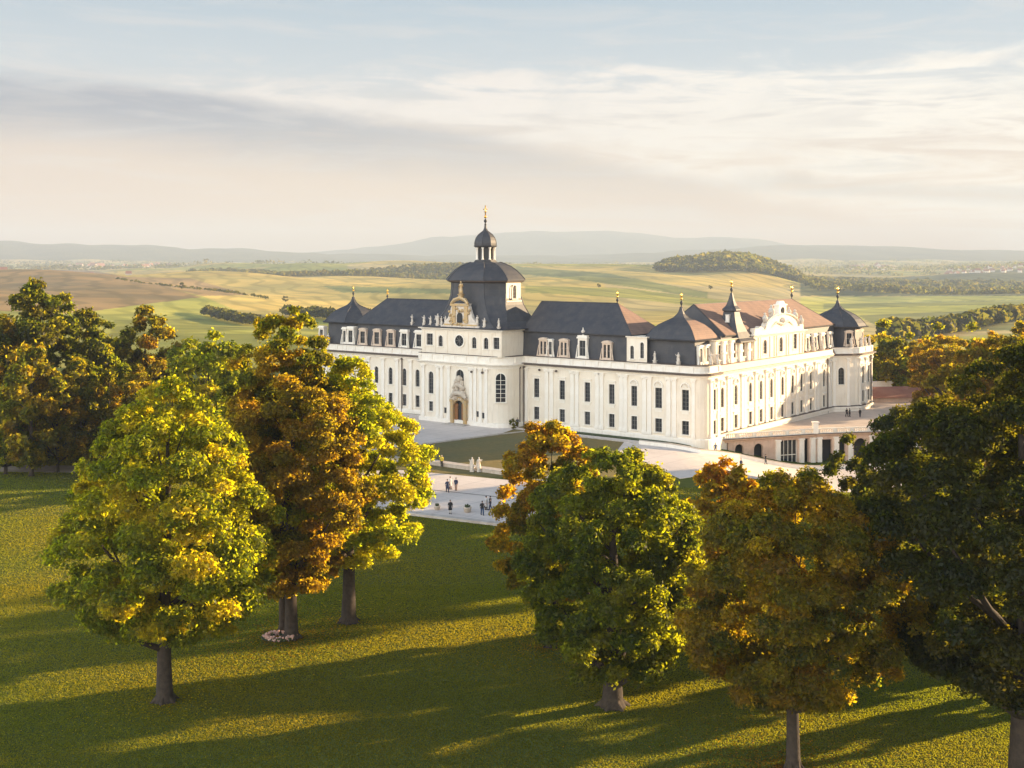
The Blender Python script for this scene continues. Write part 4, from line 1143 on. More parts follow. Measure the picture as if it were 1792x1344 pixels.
for p, q, ss_ in ((TL[0], TL[1], (14.2, 20.0, 22.8)), (TL[1], TL[2], (.8, 4.7, 8.0, 13.0, 18.2, 23.2)), (TL[2], TL[3], (1, 7, 13, 19, 25))):
    p = Vector(p); q = Vector(q); d_ = (q-p).normalized(); n_ = outn(p, q)
    for s_ in ss_:
        c_ = p + d_*s_ + n_*.15; b = MB()
        b.obox((*c_, 0), (*d_, 0), (*n_, 0), .48, .3, -9.5, -1.1); b.obox((*c_, 0), (*d_, 0), (*n_, 0), .62, .4, -1.1, -.76)
        b.build('pilaster', M['trim'], terrace)
b = MB(); pr, pt = TL[1]; b.obox((pr-.1, pt-.1, 0), (1, 0, 0), (0, 1, 0), .55, .55, .07, 2.3); b.obox((pr-.1, pt-.1, 0), (1, 0, 0), (0, 1, 0), .7, .7, 2.3, 2.55); b.build('pedestal', M['trim'], terrace)
poly = TL + [loc((116, 318)), loc((84, 318)), loc((88, 300)), (loc((43, 239))[0]+2, 3.2)]
b = MB(); b.rings([[(x, y, z) for x, y in poly] for z in (-.3, 0.0)]); b.build('deck', material('deck_stone', (.56, .46, .38), .85, (.48, .39, .32), .3), terrace)
# shop-front panes in the wide opening
b = MB(); p = Vector(TL[0]); q = Vector(TL[1]); d_ = (q-p).normalized(); n_ = outn(p, q)
b.obox((*(p+d_*17.0-n_*.5), 0), (*d_, 0), (*n_, 0), 2.09, .03, -6.5, -1.0); b.build('pane', M['glass'], terrace)
b = MB()
for k in range(5): b.obox((*(p+d_*(14.95+k*1.02)-n_*.42), 0), (*d_, 0), (*n_, 0), .05, .04, -6.5, -1.0)
b.obox((*(p+d_*17.0-n_*.37), 0), (*d_, 0), (*n_, 0), 2.09, .005, -4.2, -4.05); b.build('sash', M['trim'], terrace)
b = MB(); b.obox((*(p+d_*1.6-n_*.45), 0), (*d_, 0), (*n_, 0), .84, .05, -5, -.3); b.build('gate', M['dark'], terrace)

low_roof = empty('outbuilding', (98, 300, 0), R(8))
tag(low_roof, 'low outbuilding with flat red-brown roof right of the palace beside the terrace', 'building')
b = MB(); b.box(-9, 14, 0, 16, -6, 1.2); b.build('wall', M['pink_stone'], low_roof)
b = MB(); b.rings([[(-9.6, -.6, 1.2), (14.6, -.6, 1.2), (14.6, 16.6, 1.2), (-9.6, 16.6, 1.2)], [(-9.0, 0, 1.5), (14, 0, 1.5), (11.5, 8, 3.2), (-6.5, 8, 3.2)]]); b.build('roof', M['red_roof'], low_roof)
b = MB(); b.box(-9.7, 14.7, 16.7, 17.3, -6, 3.7); b.build('parapet', M['trim'], low_roof)

# ------------------------------------------------------------------ paving, paths and low walls
def gp(*a): return [G2(*q) for q in a]
sheet('plaza', gp((560, 812), (735, 826), (905, 842), (1010, 856), (1010, 930), (885, 917), (735, 897), (540, 868)), M['paving'], .06)
pw = UA
def pal(x, y):   # palace frame -> world
    return (2.65 + math.cos(UA)*x - math.sin(UA)*y, 256.9 + math.sin(UA)*x + math.cos(UA)*y)
fore = [pal(-64, -1), pal(-25, -1), pal(-25, -7.3), pal(-3.5, -7.3), pal(.5, -2.5), G2(880, 758), G2(735, 777), G2(560, 800)]
sheet('forecourt', fore, M['paving'], .06)
strip = [pal(1, -3.4), pal(46.5, -3.4), pal(47.5, -5.6), pal(1, -5.4)]
sheet('path', strip, M['paving'], .07, 1.2)
road = [pal(30, -5.9), pal(48, -5.9), (42.5, 232.5), (64, 240.5), (84, 246), (84, 226), (66, 214), (46, 206), G2(1190, 838), G2(1110, 800), G2(1080, 789)]
sheet('road', road, M['paving'], .06, 1.2)
sheet('path', [(-140, 210), (-58, 205), (-56, 198.5), (-140, 203)], M['gravel'], .05, 2.5)
# open joints in the paving
for a_, c_ in ((G2(700, 852), G2(1000, 884)),):
    b = MB(); d_ = (Vector(c_)-Vector(a_)).normalized(); n_ = Vector((-d_.y, d_.x)); 
    b.obox((*((Vector(a_)+Vector(c_))/2), 0), (*d_, 0), (*n_, 0), (Vector(c_)-Vector(a_)).length/2, .22, .02, .085)
    tag(b.build('gutter_channel', M['joint']), 'thin dark drainage channel crossing the pale plaza', 'channel')
def low_wall(name, pts, w, h, mat, label, cat, cope=None, kind=None):
    r = empty(name, (pts[0][0], pts[0][1], 0)); ox, oy = pts[0]
    if kind: tag(r, kind=kind)
    else: tag(r, label, cat)
    b = MB(); rg = []
    seg = []
    for (x0, y0), (x1, y1) in zip(pts[:-1], pts[1:]):
        n = max(1, int(math.hypot(x1-x0, y1-y0)/3)); seg += [(x0+(x1-x0)*k/n, y0+(y1-y0)*k/n) for k in range(n)]
    seg.append(pts[-1])
    c2 = MB(); rg2 = []
    for i, p in enumerate(seg):
        a = Vector(seg[max(0, i-1)]); c_ = Vector(seg[min(len(seg)-1, i+1)]); d_ = (c_-a).normalized(); n_ = Vector((d_.y, -d_.x)); z = gz(*p)
        o_ = Vector(p) - Vector((ox, oy))
        rg.append([(*(o_-n_*w/2), z-.4), (*(o_+n_*w/2), z-.4), (*(o_+n_*w/2), z+h), (*(o_-n_*w/2), z+h)])
        rg2.append([(*(o_-n_*(w/2+.06)), z+h), (*(o_+n_*(w/2+.06)), z+h), (*(o_+n_*(w/2+.06)), z+h+.12), (*(o_-n_*(w/2+.06)), z+h+.12)])
    b.rings(rg); b.build('wall_body', mat, r); c2.rings(rg2); c2.build('coping', cope or M['kerb'], r)
    return r
low_wall('garden_wall', [G2(640, 802), G2(735, 809), G2(905, 833), G2(1010, 848)], 1.6, .55, M['stone'], 'low weathered stone wall between the lawn and the plaza, in front of the church', 'wall')
low_wall('plaza_edge', [G2(540, 877), G2(735, 903), G2(885, 921), G2(1010, 936)], 1.0, .25, M['kerb'], 'pale stone edging along the front of the plaza above the big lawn', 'kerb')
low_wall('parapet_wall', [pal(34, -6.6), pal(47.6, -6.6), (45, 229), (62, 235.5), (84, 242)], .45, .75, M['trim'], 'long low pale parapet wall with railing line below the palace corner and terrace', 'wall')
low_wall('hedge_border', [pal(4, -2.6), pal(20, -2.6), pal(43, -2.6)], 1.1, .25, tinted('hedge_green', (.04, .055, .02)), 'dark clipped hedge strip along the foot of the palace wing', 'hedge', tinted('hedge_green', (.04, .055, .02)))
low_wall('lawn_edge', [G2(735, 779), G2(880, 760), pal(6, -6.0), pal(32, -6.2)], .4, .05, M['kerb'], 'flat pale stone edge between forecourt and olive lawn', 'kerb')

# ------------------------------------------------------------------ figures
def skin_mesh(name, joints, edges, mat, parent, root=0, loc=None, sub=1):
    me = bpy.data.meshes.new(name)
    me.from_pydata([j[:3] for j in joints], edges, []); me.update(); me.materials.append(mat)
    o = link(name, me, parent, loc)
    md = o.modifiers.new('skin', 'SKIN'); md.use_smooth_shade = True
    if not me.skin_vertices: me.skin_vertices_add() if hasattr(me, 'skin_vertices_add') else None
    if me.skin_vertices:
        for i, sv in enumerate(me.skin_vertices[0].data):
            sv.radius = (joints[i][3], joints[i][4] if len(joints[i]) > 4 else joints[i][3]); sv.use_root = (i == root)
    s_ = o.modifiers.new('sub', 'SUBSURF'); s_.levels = sub; s_.render_levels = sub
    return o

def blend_tube(b, pts, rad, seg=8): b.tube(pts, rad, seg)

def figure_bodies(stride=.25, arm=.12, lean=0.0, coat_len=.85, wide=1.0):
    """one continuous body surface (rings up the legs, joined at the hips into torso, neck and head) as a remeshed union"""
    b = MB()
    for sx, st in ((-1, stride), (1, -stride)):
        b.tube([(sx*.09, st, .05), (sx*.09, st*.9+.02, .12), (sx*.1, st*.55-.03, .48), (sx*.1, 0, .92)], [.055, .05, .065, .1], 8)
        b.tube([(sx*.09, st+.06, .045), (sx*.09, st-.17, .04)], [.05, .045], 8)
        b.tube([(sx*.2, 0, 1.42), (sx*.26, arm*st*4, 1.14), (sx*.27, arm*st*4-.12, .9)], [.06, .05, .035], 8)
        hx, hy, hz = sx*.27, arm*st*4-.14, .86
        b.tube([(hx, hy+.02, hz+.05), (hx, hy, hz), (hx, hy-.02, hz-.04)], [.03, .042, .036], 6)
        for k in range(4): b.tube([(hx, hy+(k-1.5)*.02, hz-.03), (hx-.01*sx, hy+(k-1.5)*.022-.01, hz-.1-.01*(k in (1, 2)))], [.011, .008], 5)
        b.tube([(hx, hy-.03, hz+.01), (hx-.02*sx, hy-.06, hz-.03)], [.012, .009], 5)
    b.lathe([(.02, .84), (.15, .88), (.16, 1.0), (.14, 1.12), (.18, 1.3), (.19, 1.42), (.1, 1.49), (.06, 1.53), (.055, 1.58)], (0, 0), 10, 1.05*wide, .68)
    b.lathe([(.01, 1.55), (.06, 1.57), (.085, 1.64), (.09, 1.71), (.075, 1.77), (.02, 1.8)], (0, 0), 10, .85, 1.0)
    b.tube([(0, -.08, 1.69), (0, -.115, 1.665)], [.012, .018], 5)
    for sx in (-1, 1): b.ball((sx*.08, .01, 1.68), .02, 5, 4)
    return b

M['skin'] = material('skin', (.50, .30, .21), .6)
BODY = figure_bodies().mesh('person', M['skin'], True)
BODY2 = figure_bodies(.08, .1).mesh('person', M['skin'], True)
def clothes(st, coat, arm=.12):
    t = MB()
    for sx, s in ((-1, st), (1, -st)):
        t.tube([(sx*.09, s*.92+.02, .1), (sx*.1, s*.55-.03, .48), (sx*.1, 0, .95)], [.075, .09, .125], 8)
    t.lathe([(.1, .84), (.165, .9), (.165, 1.03)], (0, 0), 10, 1.08, .75)
    j = MB()
    zt = {'short': .86, 'long': .5, 'skirt': .45}[coat]
    j.lathe([(.25 if zt < .8 else .19, zt), (.2, .95), (.17, 1.12), (.205, 1.32), (.215, 1.43), (.12, 1.5), (.09, 1.52)], (0, 0), 10, 1.05, .78)
    for sx, s in ((-1, st), (1, -st)):
        j.tube([(sx*.19, 0, 1.43), (sx*.26, arm*s*4, 1.14), (sx*.27, arm*s*4-.11, .94)], [.085, .07, .055], 8)
    h = MB(); h.lathe([(.09, 1.66), (.105, 1.72), (.09, 1.79), (.03, 1.82)], (0, .015), 10, .9, 1.0)
    sh = MB()
    for sx, s in ((-1, st), (1, -st)): sh.tube([(sx*.09, s+.08, .05), (sx*.09, s-.19, .045)], [.065, .055], 8)
    return t, j, h, sh
CL = {}
def person(x, y, rz, label, coat, coat_col, trouser_col, hair_col, z=None, st=.25, s=1.12, group=None):
    key = (coat, st)
    if key not in CL: CL[key] = clothes(st, coat)
    t, j, h, sh = CL[key]
    o = link('person', BODY if st > .2 else BODY2, None, (x, y, gz(x, y)+.065 if z is None else z), rz); o.scale = (s, s, s)
    tag(o, label, 'person', group)
    t.build('trousers', tinted('cloth_%s' % str(trouser_col), trouser_col), o, True); j.build('coat', tinted('cloth_%s' % str(coat_col), coat_col), o, True)
    h.build('hair', tinted('cloth_%s' % str(hair_col), hair_col), o, True); sh.build('shoe', M['dark'], o, True)
    return o
NAVY, BLK, WHT, RED, GREY, YEL, BRN = (.02, .03, .07), (.015, .015, .018), (.6, .57, .55), (.12, .03, .03), (.15, .15, .16), (.65, .5, .05), (.08, .05, .035)
def pg(px, py, *a, **k): x, y = G2(px, py, k.pop('gz_', 0)); return person(x, y, *a, **k)
pg(783, 862, R(20), 'person in a navy coat with blue trousers, left of the trio on the plaza', 'long', NAVY, NAVY, BLK)
pg(788, 857, R(60), 'person in a white top and dark red skirt beside the navy coat', 'skirt', WHT, RED, BLK, st=.08)
pg(798, 859, R(-10), 'person in a short navy jacket standing right of the trio on the plaza', 'short', NAVY, (.3, .2, .16), BLK, st=.08)
pg(748, 878, R(90), 'lone dark figure at the plaza left edge beside the yellow tree', 'long', BLK, BLK, BLK, st=.08)
pg(788, 900, R(10), 'person in an open dark coat with a light front at the plaza edge', 'long', BLK, WHT, BRN, st=.08)
pg(844, 902, R(15), 'person in dark jacket and blue trousers, left in the group by the orange tree', 'short', BLK, (.03, .06, .13), BLK)
pg(851, 893, R(70), 'person in a white top and dark brown skirt, between the two dark figures', 'skirt', WHT, BRN, BLK, st=.08)
pg(858, 893, R(-60), 'slim person in black, right of the group by the orange tree', 'short', BLK, NAVY, BLK)
pg(773, 817, R(5), 'person in a bright yellow jacket standing on the low stone wall', 'short', YEL, BLK, (.55, .45, .3), st=.08)
pg(1297, 825, R(40), 'lone person in dark clothes on the road below the palace corner', 'long', NAVY, BLK, BLK, gz_=-1.9, st=.08)
pg(1340, 808, R(100), 'person in dark coat walking past the arched door of the terrace', 'long', BLK, GREY, BLK, gz_=-3.2)
pg(1252, 797, R(200), 'person in blue-grey beside the dark gateway at the palace corner', 'short', (.1, .13, .2), GREY, BRN, gz_=-1.6)
for i, (px, py, lb) in enumerate(((1482, 729, 'left one of two dark figures together on the terrace deck'), (1487, 729, 'right one of two dark figures together on the terrace deck'), (1505, 730, 'single dark figure on the terrace deck near the far pavilion'), (1562, 737, 'dark figure by the terrace balustrade left of the big dark tree'))):
    x, y = G2(px, py, .0); y = min(y, 272); x = at(px, y)
    person(x, y, R(30+i*60), lb, 'long' if i % 2 else 'short', BLK, BLK, BLK, z=.005, st=.08 if i % 2 else .25)
x, y = G2(904, 746); person(x+.2, y-1.5, R(0), 'person in dark clothes standing at the corner between church and wing', 'short', (.06, .06, .05), BLK, BRN, st=.08)

# garden sculpture pair
x, y = G2(832, 826)
for dx, lb in ((-.55, 'left figure of the pale weathered garden statue pair on the low stone wall'), (.6, 'right figure of the pale weathered garden statue pair on the low stone wall')):
    o = link('garden_statue', statue_mesh(2.6, 1 if dx > 0 else -1), None, (x+dx, y, .05), R(20*dx)); tag(o, lb, 'statue', 'pair of garden statues')
# small planter and litter bin on the plaza
for px, py, lb, k in ((818, 897, 'small grey stone planter at the front edge of the plaza', 1.0), (869, 906, 'dark low planter at the plaza edge near the orange tree', .8), (765, 893, 'pale low stone block at the left front of the plaza', .8)):
    x, y = G2(px, py); pl = empty('planter', (x, y, .05)); tag(pl, lb, 'planter')
    b = MB(); b.lathe([(.35*k, 0), (.5*k, .1), (.55*k, .6*k), (.62*k, .62*k), (.62*k, .75*k), (.1, .7*k)], (0, 0), 10); b.build('pot', M['stone'], pl, True)
    b = MB()
    for i in range(14): b.ball((rnd.uniform(-.3, .3)*k, rnd.uniform(-.3, .3)*k, .8*k+rnd.uniform(0, .25)), .15*k, 5, 4)
    b.build('plant', tinted('hedge_green', (.04, .055, .02)), pl)
# bush at the church corner
# ------------------------------------------------------------------ trees
def crown_arrays(H, zb, R0, prof, nl, nleaf, leaf, pal_, seed, squash=.66, lobe=.165, asym=None, lean=(0, 0), cl=5, low_open=0.0):
    """leaf clusters set on many bouquets; returns V, F, tint and the bouquet centres"""
    rs = np.random.RandomState(seed)
    pz = np.array([p[0] for p in prof]); pr = np.array([p[1] for p in prof])
    zz = rs.rand(nl*3); rad = np.interp(zz, pz, pr); keep = rs.rand(nl*3) < (.25 + rad/pr.max())/1.25
    zz = zz[keep][:nl]; rad = rad[keep][:nl]; n = len(zz)
    ang = (np.arange(n)*2.39996 + rs.rand(n)*.9) % (2*np.pi)
    lr = R0*lobe*(.6 + .6*rs.rand(n)) * (.55 + .45*rad/pr.max())
    k = np.where(rs.rand(n) < .78, .86 + .2*rs.rand(n), .35 + .4*rs.rand(n))
    rr_ = np.maximum(0, R0*rad*k - lr*.7)
    wob = 1 + .10*np.sin(ang*3+seed) + .07*np.sin(ang*5+seed*2+zz*7)
    if asym is not None: wob *= 1 + asym[0]*np.cos(ang - asym[1])
    rr_ *= wob
    C = np.stack([rr_*np.cos(ang) + lean[0]*zz*H, rr_*np.sin(ang) + lean[1]*zz*H, zb + zz*(H-zb) - lr*.55*(zz > .8)], 1)
    # leaf clusters
    w = lr**2; w /= w.sum()
    nn = nleaf // cl
    li = rs.choice(n, nn, p=w)
    dv = rs.normal(size=(nn, 3)); dv /= np.linalg.norm(dv, axis=1)[:, None]
    out = C[li].copy(); out[:, 2] = (out[:, 2] - (zb+H)/2)*.8; out /= (np.linalg.norm(out, axis=1)[:, None]+1e-6)
    flip = (dv*out).sum(1) < -.25; dv[flip] *= -1
    dv[:, 2] = np.where(dv[:, 2] < -.5, -dv[:, 2]*.6, dv[:, 2])
    sr = .58 + .5*rs.rand(nn)**.7 + .45*(rs.rand(nn) < .10)*rs.rand(nn)
    N = C[li] + dv*(lr[li]*sr)[:, None]*np.array([1, 1, squash])
    P = np.repeat(N, cl, 0) + rs.normal(size=(nn*cl, 3))*leaf*.95
    dvr = np.repeat(dv, cl, 0)
    nrm = dvr*.7 + rs.normal(size=dvr.shape)*.55 + np.array([0, 0, .35]); nrm /= np.linalg.norm(nrm, axis=1)[:, None]
    a = rs.normal(size=nrm.shape); t1 = np.cross(nrm, a); t1 /= np.linalg.norm(t1, axis=1)[:, None]; t2 = np.cross(nrm, t1)
    sz = (leaf*(.55 + .8*rs.rand(len(P))))[:, None]
    V = np.stack([P + t1*sz, P + t2*sz*.55, P - t1*sz, P - t2*sz*.55], 1).reshape(-1, 3)
    V[:, 2] = np.maximum(V[:, 2], zb*.55 if zb > 1 else .2)
    F = np.arange(len(V)).reshape(-1, 4)
    pal_ = np.array(pal_)
    lc = pal_[rs.choice(len(pal_), n)]                       # each bouquet has its own cast
    base = lc[li]*.55 + pal_[rs.choice(len(pal_), nn)]*.45
    T_ = np.repeat(base, cl, 0)*(.72 + .56*rs.rand(len(P)))[:, None]
    return V, F, np.repeat(T_, 4, 0), C, lr

def trunk_mb(H, zb, r, C, seed, nb=14, top=.8, twin=False):
    rs = random.Random(seed); b = MB(); n = 9
    pts = []; rad = []
    for i in range(n):
        t_ = i/(n-1); z = t_*H*top
        pts.append((math.sin(t_*4+seed)*.25*t_*r*2, math.cos(t_*3+seed)*.25*t_*r*2, z)); rad.append(r*(1-.86*t_)+.03)
    pts.insert(1, (0, 0, .35*r*2)); rad.insert(1, r*1.08); rad[0] = r*1.7
    b.tube([(p[0], p[1], p[2]-(.3 if i == 0 else 0)) for i, p in enumerate(pts)], rad, 10)
    for k in range(6):   # root flare
        a = 2*math.pi*k/6 + seed; b.tube([(r*1.9*math.cos(a), r*1.9*math.sin(a), -.12), (r*.9*math.cos(a), r*.9*math.sin(a), .35), (r*.45*math.cos(a), r*.45*math.sin(a), 1.5)], [r*.16, r*.35, r*.3], 6)
    idx_ = list(range(len(C))); rs.shuffle(idx_)
    for i in idx_[:nb]:
        c_ = C[i]; z0 = max(zb*.75, min(H*.7, c_[2]-math.hypot(c_[0], c_[1])*.9-.5)); f_ = z0/(H*top); r0 = max(.06, r*(1-.86*min(1, f_))*.55)
        m_ = (c_[0]*.45, c_[1]*.45, z0+(c_[2]-z0)*.35)
        b.tube([(0, 0, z0), m_, tuple(c_)], [r0, r0*.7, r0*.25], 6)
    return b

def tree(name, px, Y, H, zb, R0, prof, nl, nleaf, leaf, pal_, seed, label, group=None, trunk_r=.45, xy=None, nb=16, cat='tree', **kw):
    x = at(px, Y) if xy is None else xy[0]; y = Y if xy is None else xy[1]
    r = empty(name, (x, y, gz(x, y))); tag(r, label, cat, group)
    V, F, T_, C, lr = crown_arrays(H, zb, R0, prof, nl, nleaf, leaf, pal_, seed, **kw)
    link('crown', np_mesh('crown', V, F, M['leaf'], False, T_), r)
    trunk_mb(H, zb, trunk_r, C, seed, nb).build('trunk', M['bark'], r, True)
    return r

def tree_copy(src, x, y, s, rz, label, group=None, sz=None):
    r = src.copy(); COL.objects.link(r); r.location = (x, y, gz(x, y)-.05); r.rotation_euler = (0, 0, rz); r.scale = (s, s, sz or s)
    r['label'] = label
    if group: r['group'] = group
    for ch in src.children:
        c_ = ch.copy(); COL.objects.link(c_); c_.parent = r
    return r

OVAL = [(0, .35), (.08, .72), (.22, .98), (.4, 1.0), (.6, .9), (.78, .66), (.92, .36), (1, .10)]
BROAD = [(0, .45), (.1, .85), (.28, 1.0), (.5, .97), (.7, .8), (.86, .55), (1, .18)]
TALL = [(0, .4), (.1, .7), (.3, .98), (.5, 1.0), (.68, .82), (.82, .62), (.93, .42), (1, .15)]
ROUND = [(0, .5), (.15, .85), (.4, 1.0), (.65, .93), (.85, .66), (1, .25)]
LIME = [(.15, .19, .018), (.24, .25, .02), (.36, .31, .025), (.12, .15, .018)]
GREENP = [(.085, .115, .018), (.14, .16, .02), (.21, .20, .025), (.065, .09, .015)]
GOLD = [(.26, .21, .024), (.32, .24, .025), (.20, .18, .024), (.34, .28, .03)]
ORNG = [(.28, .165, .022), (.32, .20, .025), (.22, .155, .022), (.27, .14, .02)]
OLIVE = [(.085, .11, .02), (.12, .13, .02), (.17, .16, .024), (.07, .09, .017)]
DARKG = [(.05, .07, .015), (.08, .09, .018), (.14, .12, .02), (.10, .10, .018)]
YGRN = [(.22, .26, .022), (.32, .32, .025), (.16, .21, .02), (.36, .33, .03)]
AUT = [(.21, .15, .025), (.15, .135, .022), (.28, .20, .028), (.25, .15, .022), (.12, .12, .02)]

NT = 1.0
def nlv(n): return int(n*NT)
t1 = tree('maple_tree', 288, 95.5, 26.6, 5.6, 8.6, [(0, .45), (.08, .8), (.2, 1.0), (.36, 1.0), (.55, .88), (.75, .66), (.9, .38), (1, .12)], 250, nlv(210000), .165, LIME, 11, 'bright yellow-green maple standing alone on the lawn at the far left front', trunk_r=.66, asym=(.08, 0.2))
t2 = tree('maple_tree', 510, 111.5, 27.4, 4.6, 7.0, [(0, .38), (.1, .62), (.25, .9), (.42, 1.0), (.6, .98), (.75, .85), (.88, .66), (1, .3)], 250, nlv(200000), .165, [(.24, .18, .025), (.28, .21, .028), (.19, .16, .025), (.25, .165, .024), (.15, .145, .022)], 22, 'tall orange-brown autumn tree whose trunk rises from a ring of pale flowers', trunk_r=.62)
t2b = tree('poplar_tree', 496, 113.2, 31.6, 6.0, 5.2, [(0, .5), (.2, .8), (.5, .9), (.7, 1.0), (.86, .95), (.95, .7), (1, .35)], 150, nlv(100000), .18, GOLD[:2]+GREENP+OLIVE, 23, 'tallest olive-green tree crowding behind the orange-brown one, sharing its flower ring', trunk_r=.42)
t3 = tree('maple_tree', 610, 116.5, 26.8, 6.2, 7.3, [(0, .4), (.1, .8), (.25, 1.0), (.45, .98), (.62, .8), (.78, .55), (.9, .34), (1, .1)], 240, nlv(190000), .165, YGRN, 33, 'golden yellow-green tree in front of the palace left wing, right of the orange-brown one', trunk_r=.7, asym=(.06, 0))
t5 = tree('oak_tree', 1072, 94.5, 20.9, 2.2, 7.3, [(0, .38), (.1, .72), (.28, .92), (.5, 1.0), (.7, .93), (.86, .66), (1, .25)], 250, nlv(210000), .16, GREENP+[(.20, .22, .02)], 44, 'dense dark green oak with a leafy trunk standing centre right on the lawn', trunk_r=.8)
t4 = tree('beech_tree', 962, 109, 21.3, 3.6, 4.9, [(0, .3), (.12, .75), (.3, .95), (.55, 1.0), (.75, .9), (.9, .7), (1, .3)], 150, nlv(120000), .17, GOLD+ORNG[:2]+OLIVE[:2], 55, 'orange-gold tree half hidden behind the left shoulder of the dense green oak', trunk_r=.45)
t6 = tree('chestnut_tree', 1388, 82.5, 21.3, 5.6, 7.7, BROAD, 270, nlv(210000), .15, AUT+GOLD+OLIVE, 66, 'broad rusty-green tree with a slim dark trunk at the right front', trunk_r=.5)
t7 = tree('beech_tree', 1268, 116, 16.2, 2.5, 4.6, ROUND, 60, nlv(30000), .27, ORNG+GOLD, 77, 'small rust-orange tree between the dense green oak and the broad rusty-green tree', trunk_r=.3)
t10 = tree('lime_tree', 1600, 120, 21.0, 2.5, 8.2, ROUND, 120, nlv(90000), .19, [(.035, .05, .013), (.055, .065, .015), (.10, .09, .018), (.07, .075, .016)], 89, 'dark green tree before the terrace, left of the huge right-edge tree', trunk_r=.5)
t8 = tree('lime_tree', 1790, 79, 30.5, 7.0, 10.6, [(0, .3), (.1, .7), (.28, .92), (.5, 1.0), (.68, .85), (.82, .55), (.92, .35), (1, .12)], 280, nlv(240000), .16, [(.035, .05, .013), (.055, .065, .015), (.10, .09, .018), (.07, .075, .016)], 88, 'huge dark green tree filling the right edge in front of the terrace', trunk_r=.95)
t9 = tree('lime_tree', 1722, 190, 28.5, 5, 10.0, ROUND, 100, nlv(60000), .32, AUT+GOLD[:1], 99, 'rounded amber-brown tree rising behind the huge dark tree at the right', trunk_r=.6)

# the lawn's own blades, dense enough to catch the low sun
def grass():
    rs = np.random.RandomState(31); xs, ys_ = [], []
    for y0, y1, dens in ((74, 100, 120), (100, 130, 80), (130, 165, 42), (165, 215, 20)):
        n = int((y1**2-y0**2)*.5*1.06*dens)
        y = np.sqrt(y0**2 + rs.rand(n)*(y1**2-y0**2)); x = (rs.rand(n)-.5)*1.06*y
        xs.append(x); ys_.append(y)
    x = np.concatenate(xs); y = np.concatenate(ys_)
    bad = np.zeros(len(x), bool)
    for p in PAVED: bad |= in_poly(x, y, p)
    bad |= (y > 186) & (y < 262) & (x > -45) & (x < 42)
    x = x[~bad]; y = y[~bad]; n = len(x); z = ground_z(x, y)
    k = (1 + (y-80)/90)
    a = rs.rand(n)*np.pi; w = .05*k*(.7+.6*rs.rand(n)); h = .055*np.sqrt(k)*(.92+.16*rs.rand(n))
    dx = np.cos(a)*w; dy = np.sin(a)*w; lx = rs.normal(size=n)*.04; ly = rs.normal(size=n)*.04
    V = np.stack([np.stack([x-dx, y-dy, z-.02], 1), np.stack([x+dx, y+dy, z-.02], 1), np.stack([x+dx*.5+lx, y+dy*.5+ly, z+h], 1), np.stack([x-dx*.5+lx, y-dy*.5+ly, z+h*.85], 1)], 1).reshape(-1, 3)
    f = np.sin(x*.11+np.sin(y*.07)*2)*np.sin(y*.13+x*.05)*.5+.5
    T_ = np.array([.056, .125, .036])*(1-f[:, None]) + np.array([.078, .132, .034])*f[:, None]
    T_ = T_*(.93+.14*rs.rand(n))[:, None]
    tag(link('lawn_grass', np_mesh('lawn_grass', V, np.arange(4*n).reshape(-1, 4), M['blade'], False, np.repeat(T_, 4, 0))), 'short green lawn grass of the park, golden where the low sun strikes it', 'grass', kind='stuff')
grass()
def fallen_leaves():
    rs = np.random.RandomState(41); P = []; T_ = []
    for px, Y, R0, n, c in ((502, 111.5, 9, 3200, (.42, .24, .04)), (962, 109, 7, 1400, (.42, .26, .04)), (1388, 82.5, 10, 3800, (.38, .22, .045)), (1268, 116, 6, 900, (.42, .2, .03)), (288, 95.5, 9, 1700, (.45, .38, .05)), (610, 116.5, 9, 1700, (.48, .36, .05)), (1790, 79, 11, 1500, (.3, .2, .05))):
        a = rs.rand(n)*2*np.pi; r = np.abs(rs.normal(size=n))*R0*.62
        P.append(np.stack([at(px, Y) + r*np.cos(a) - .6, Y + r*np.sin(a)], 1)); T_.append(np.array(c)*(.5+.8*rs.rand(n))[:, None])
    P = np.concatenate(P); T_ = np.concatenate(T_); n = len(P); z = ground_z(P[:, 0], P[:, 1]) + .05 + .03*rs.rand(n)
    a = rs.rand(n)*2*np.pi; w = .07*(.6+.9*rs.rand(n)); c_, s_ = np.cos(a)*w, np.sin(a)*w; tz = rs.normal(size=n)*.02
    V = np.stack([np.stack([P[:, 0]+c_, P[:, 1]+s_, z+tz], 1), np.stack([P[:, 0]-s_*.6, P[:, 1]+c_*.6, z], 1), np.stack([P[:, 0]-c_, P[:, 1]-s_, z-tz*.3], 1), np.stack([P[:, 0]+s_*.6, P[:, 1]-c_*.6, z+.02], 1)], 1).reshape(-1, 3)
    tag(link('fallen_leaves', np_mesh('fallen_leaves', V, np.arange(4*n).reshape(-1, 4), M['leaf'], False, np.repeat(T_, 4, 0))), 'fallen autumn leaves scattered on the lawn under the trees', 'leaves', kind='stuff')
fallen_leaves()

# ring of flowers at the foot of the twin trunks
x, y = at(491, 111.6), 111.3
fr2 = empty('flower_ring', (x, y, 0)); tag(fr2, 'oval ring of pale pink and white flowers round the twin trunks', 'flower bed')
b = MB(); r3 = random.Random(4)
for i in range(200):
    a = r3.uniform(0, 2*math.pi); q = r3.uniform(.85, 1.1)
    b.ball((1.5*q*math.cos(a), .95*q*math.sin(a), r3.uniform(.08, .45)), r3.uniform(.07, .15), 6, 4)
b.build('blossoms', M['blossom'], fr2)
b = MB()
for i in range(160):
    a = r3.uniform(0, 2*math.pi); q = r3.uniform(.75, 1.15)
    b.ball((1.5*q*math.cos(a), .95*q*math.sin(a), r3.uniform(.0, .28)), r3.uniform(.08, .16), 5, 4)
b.build('leaves', tinted('hedge_green', (.04, .055, .02)), fr2)

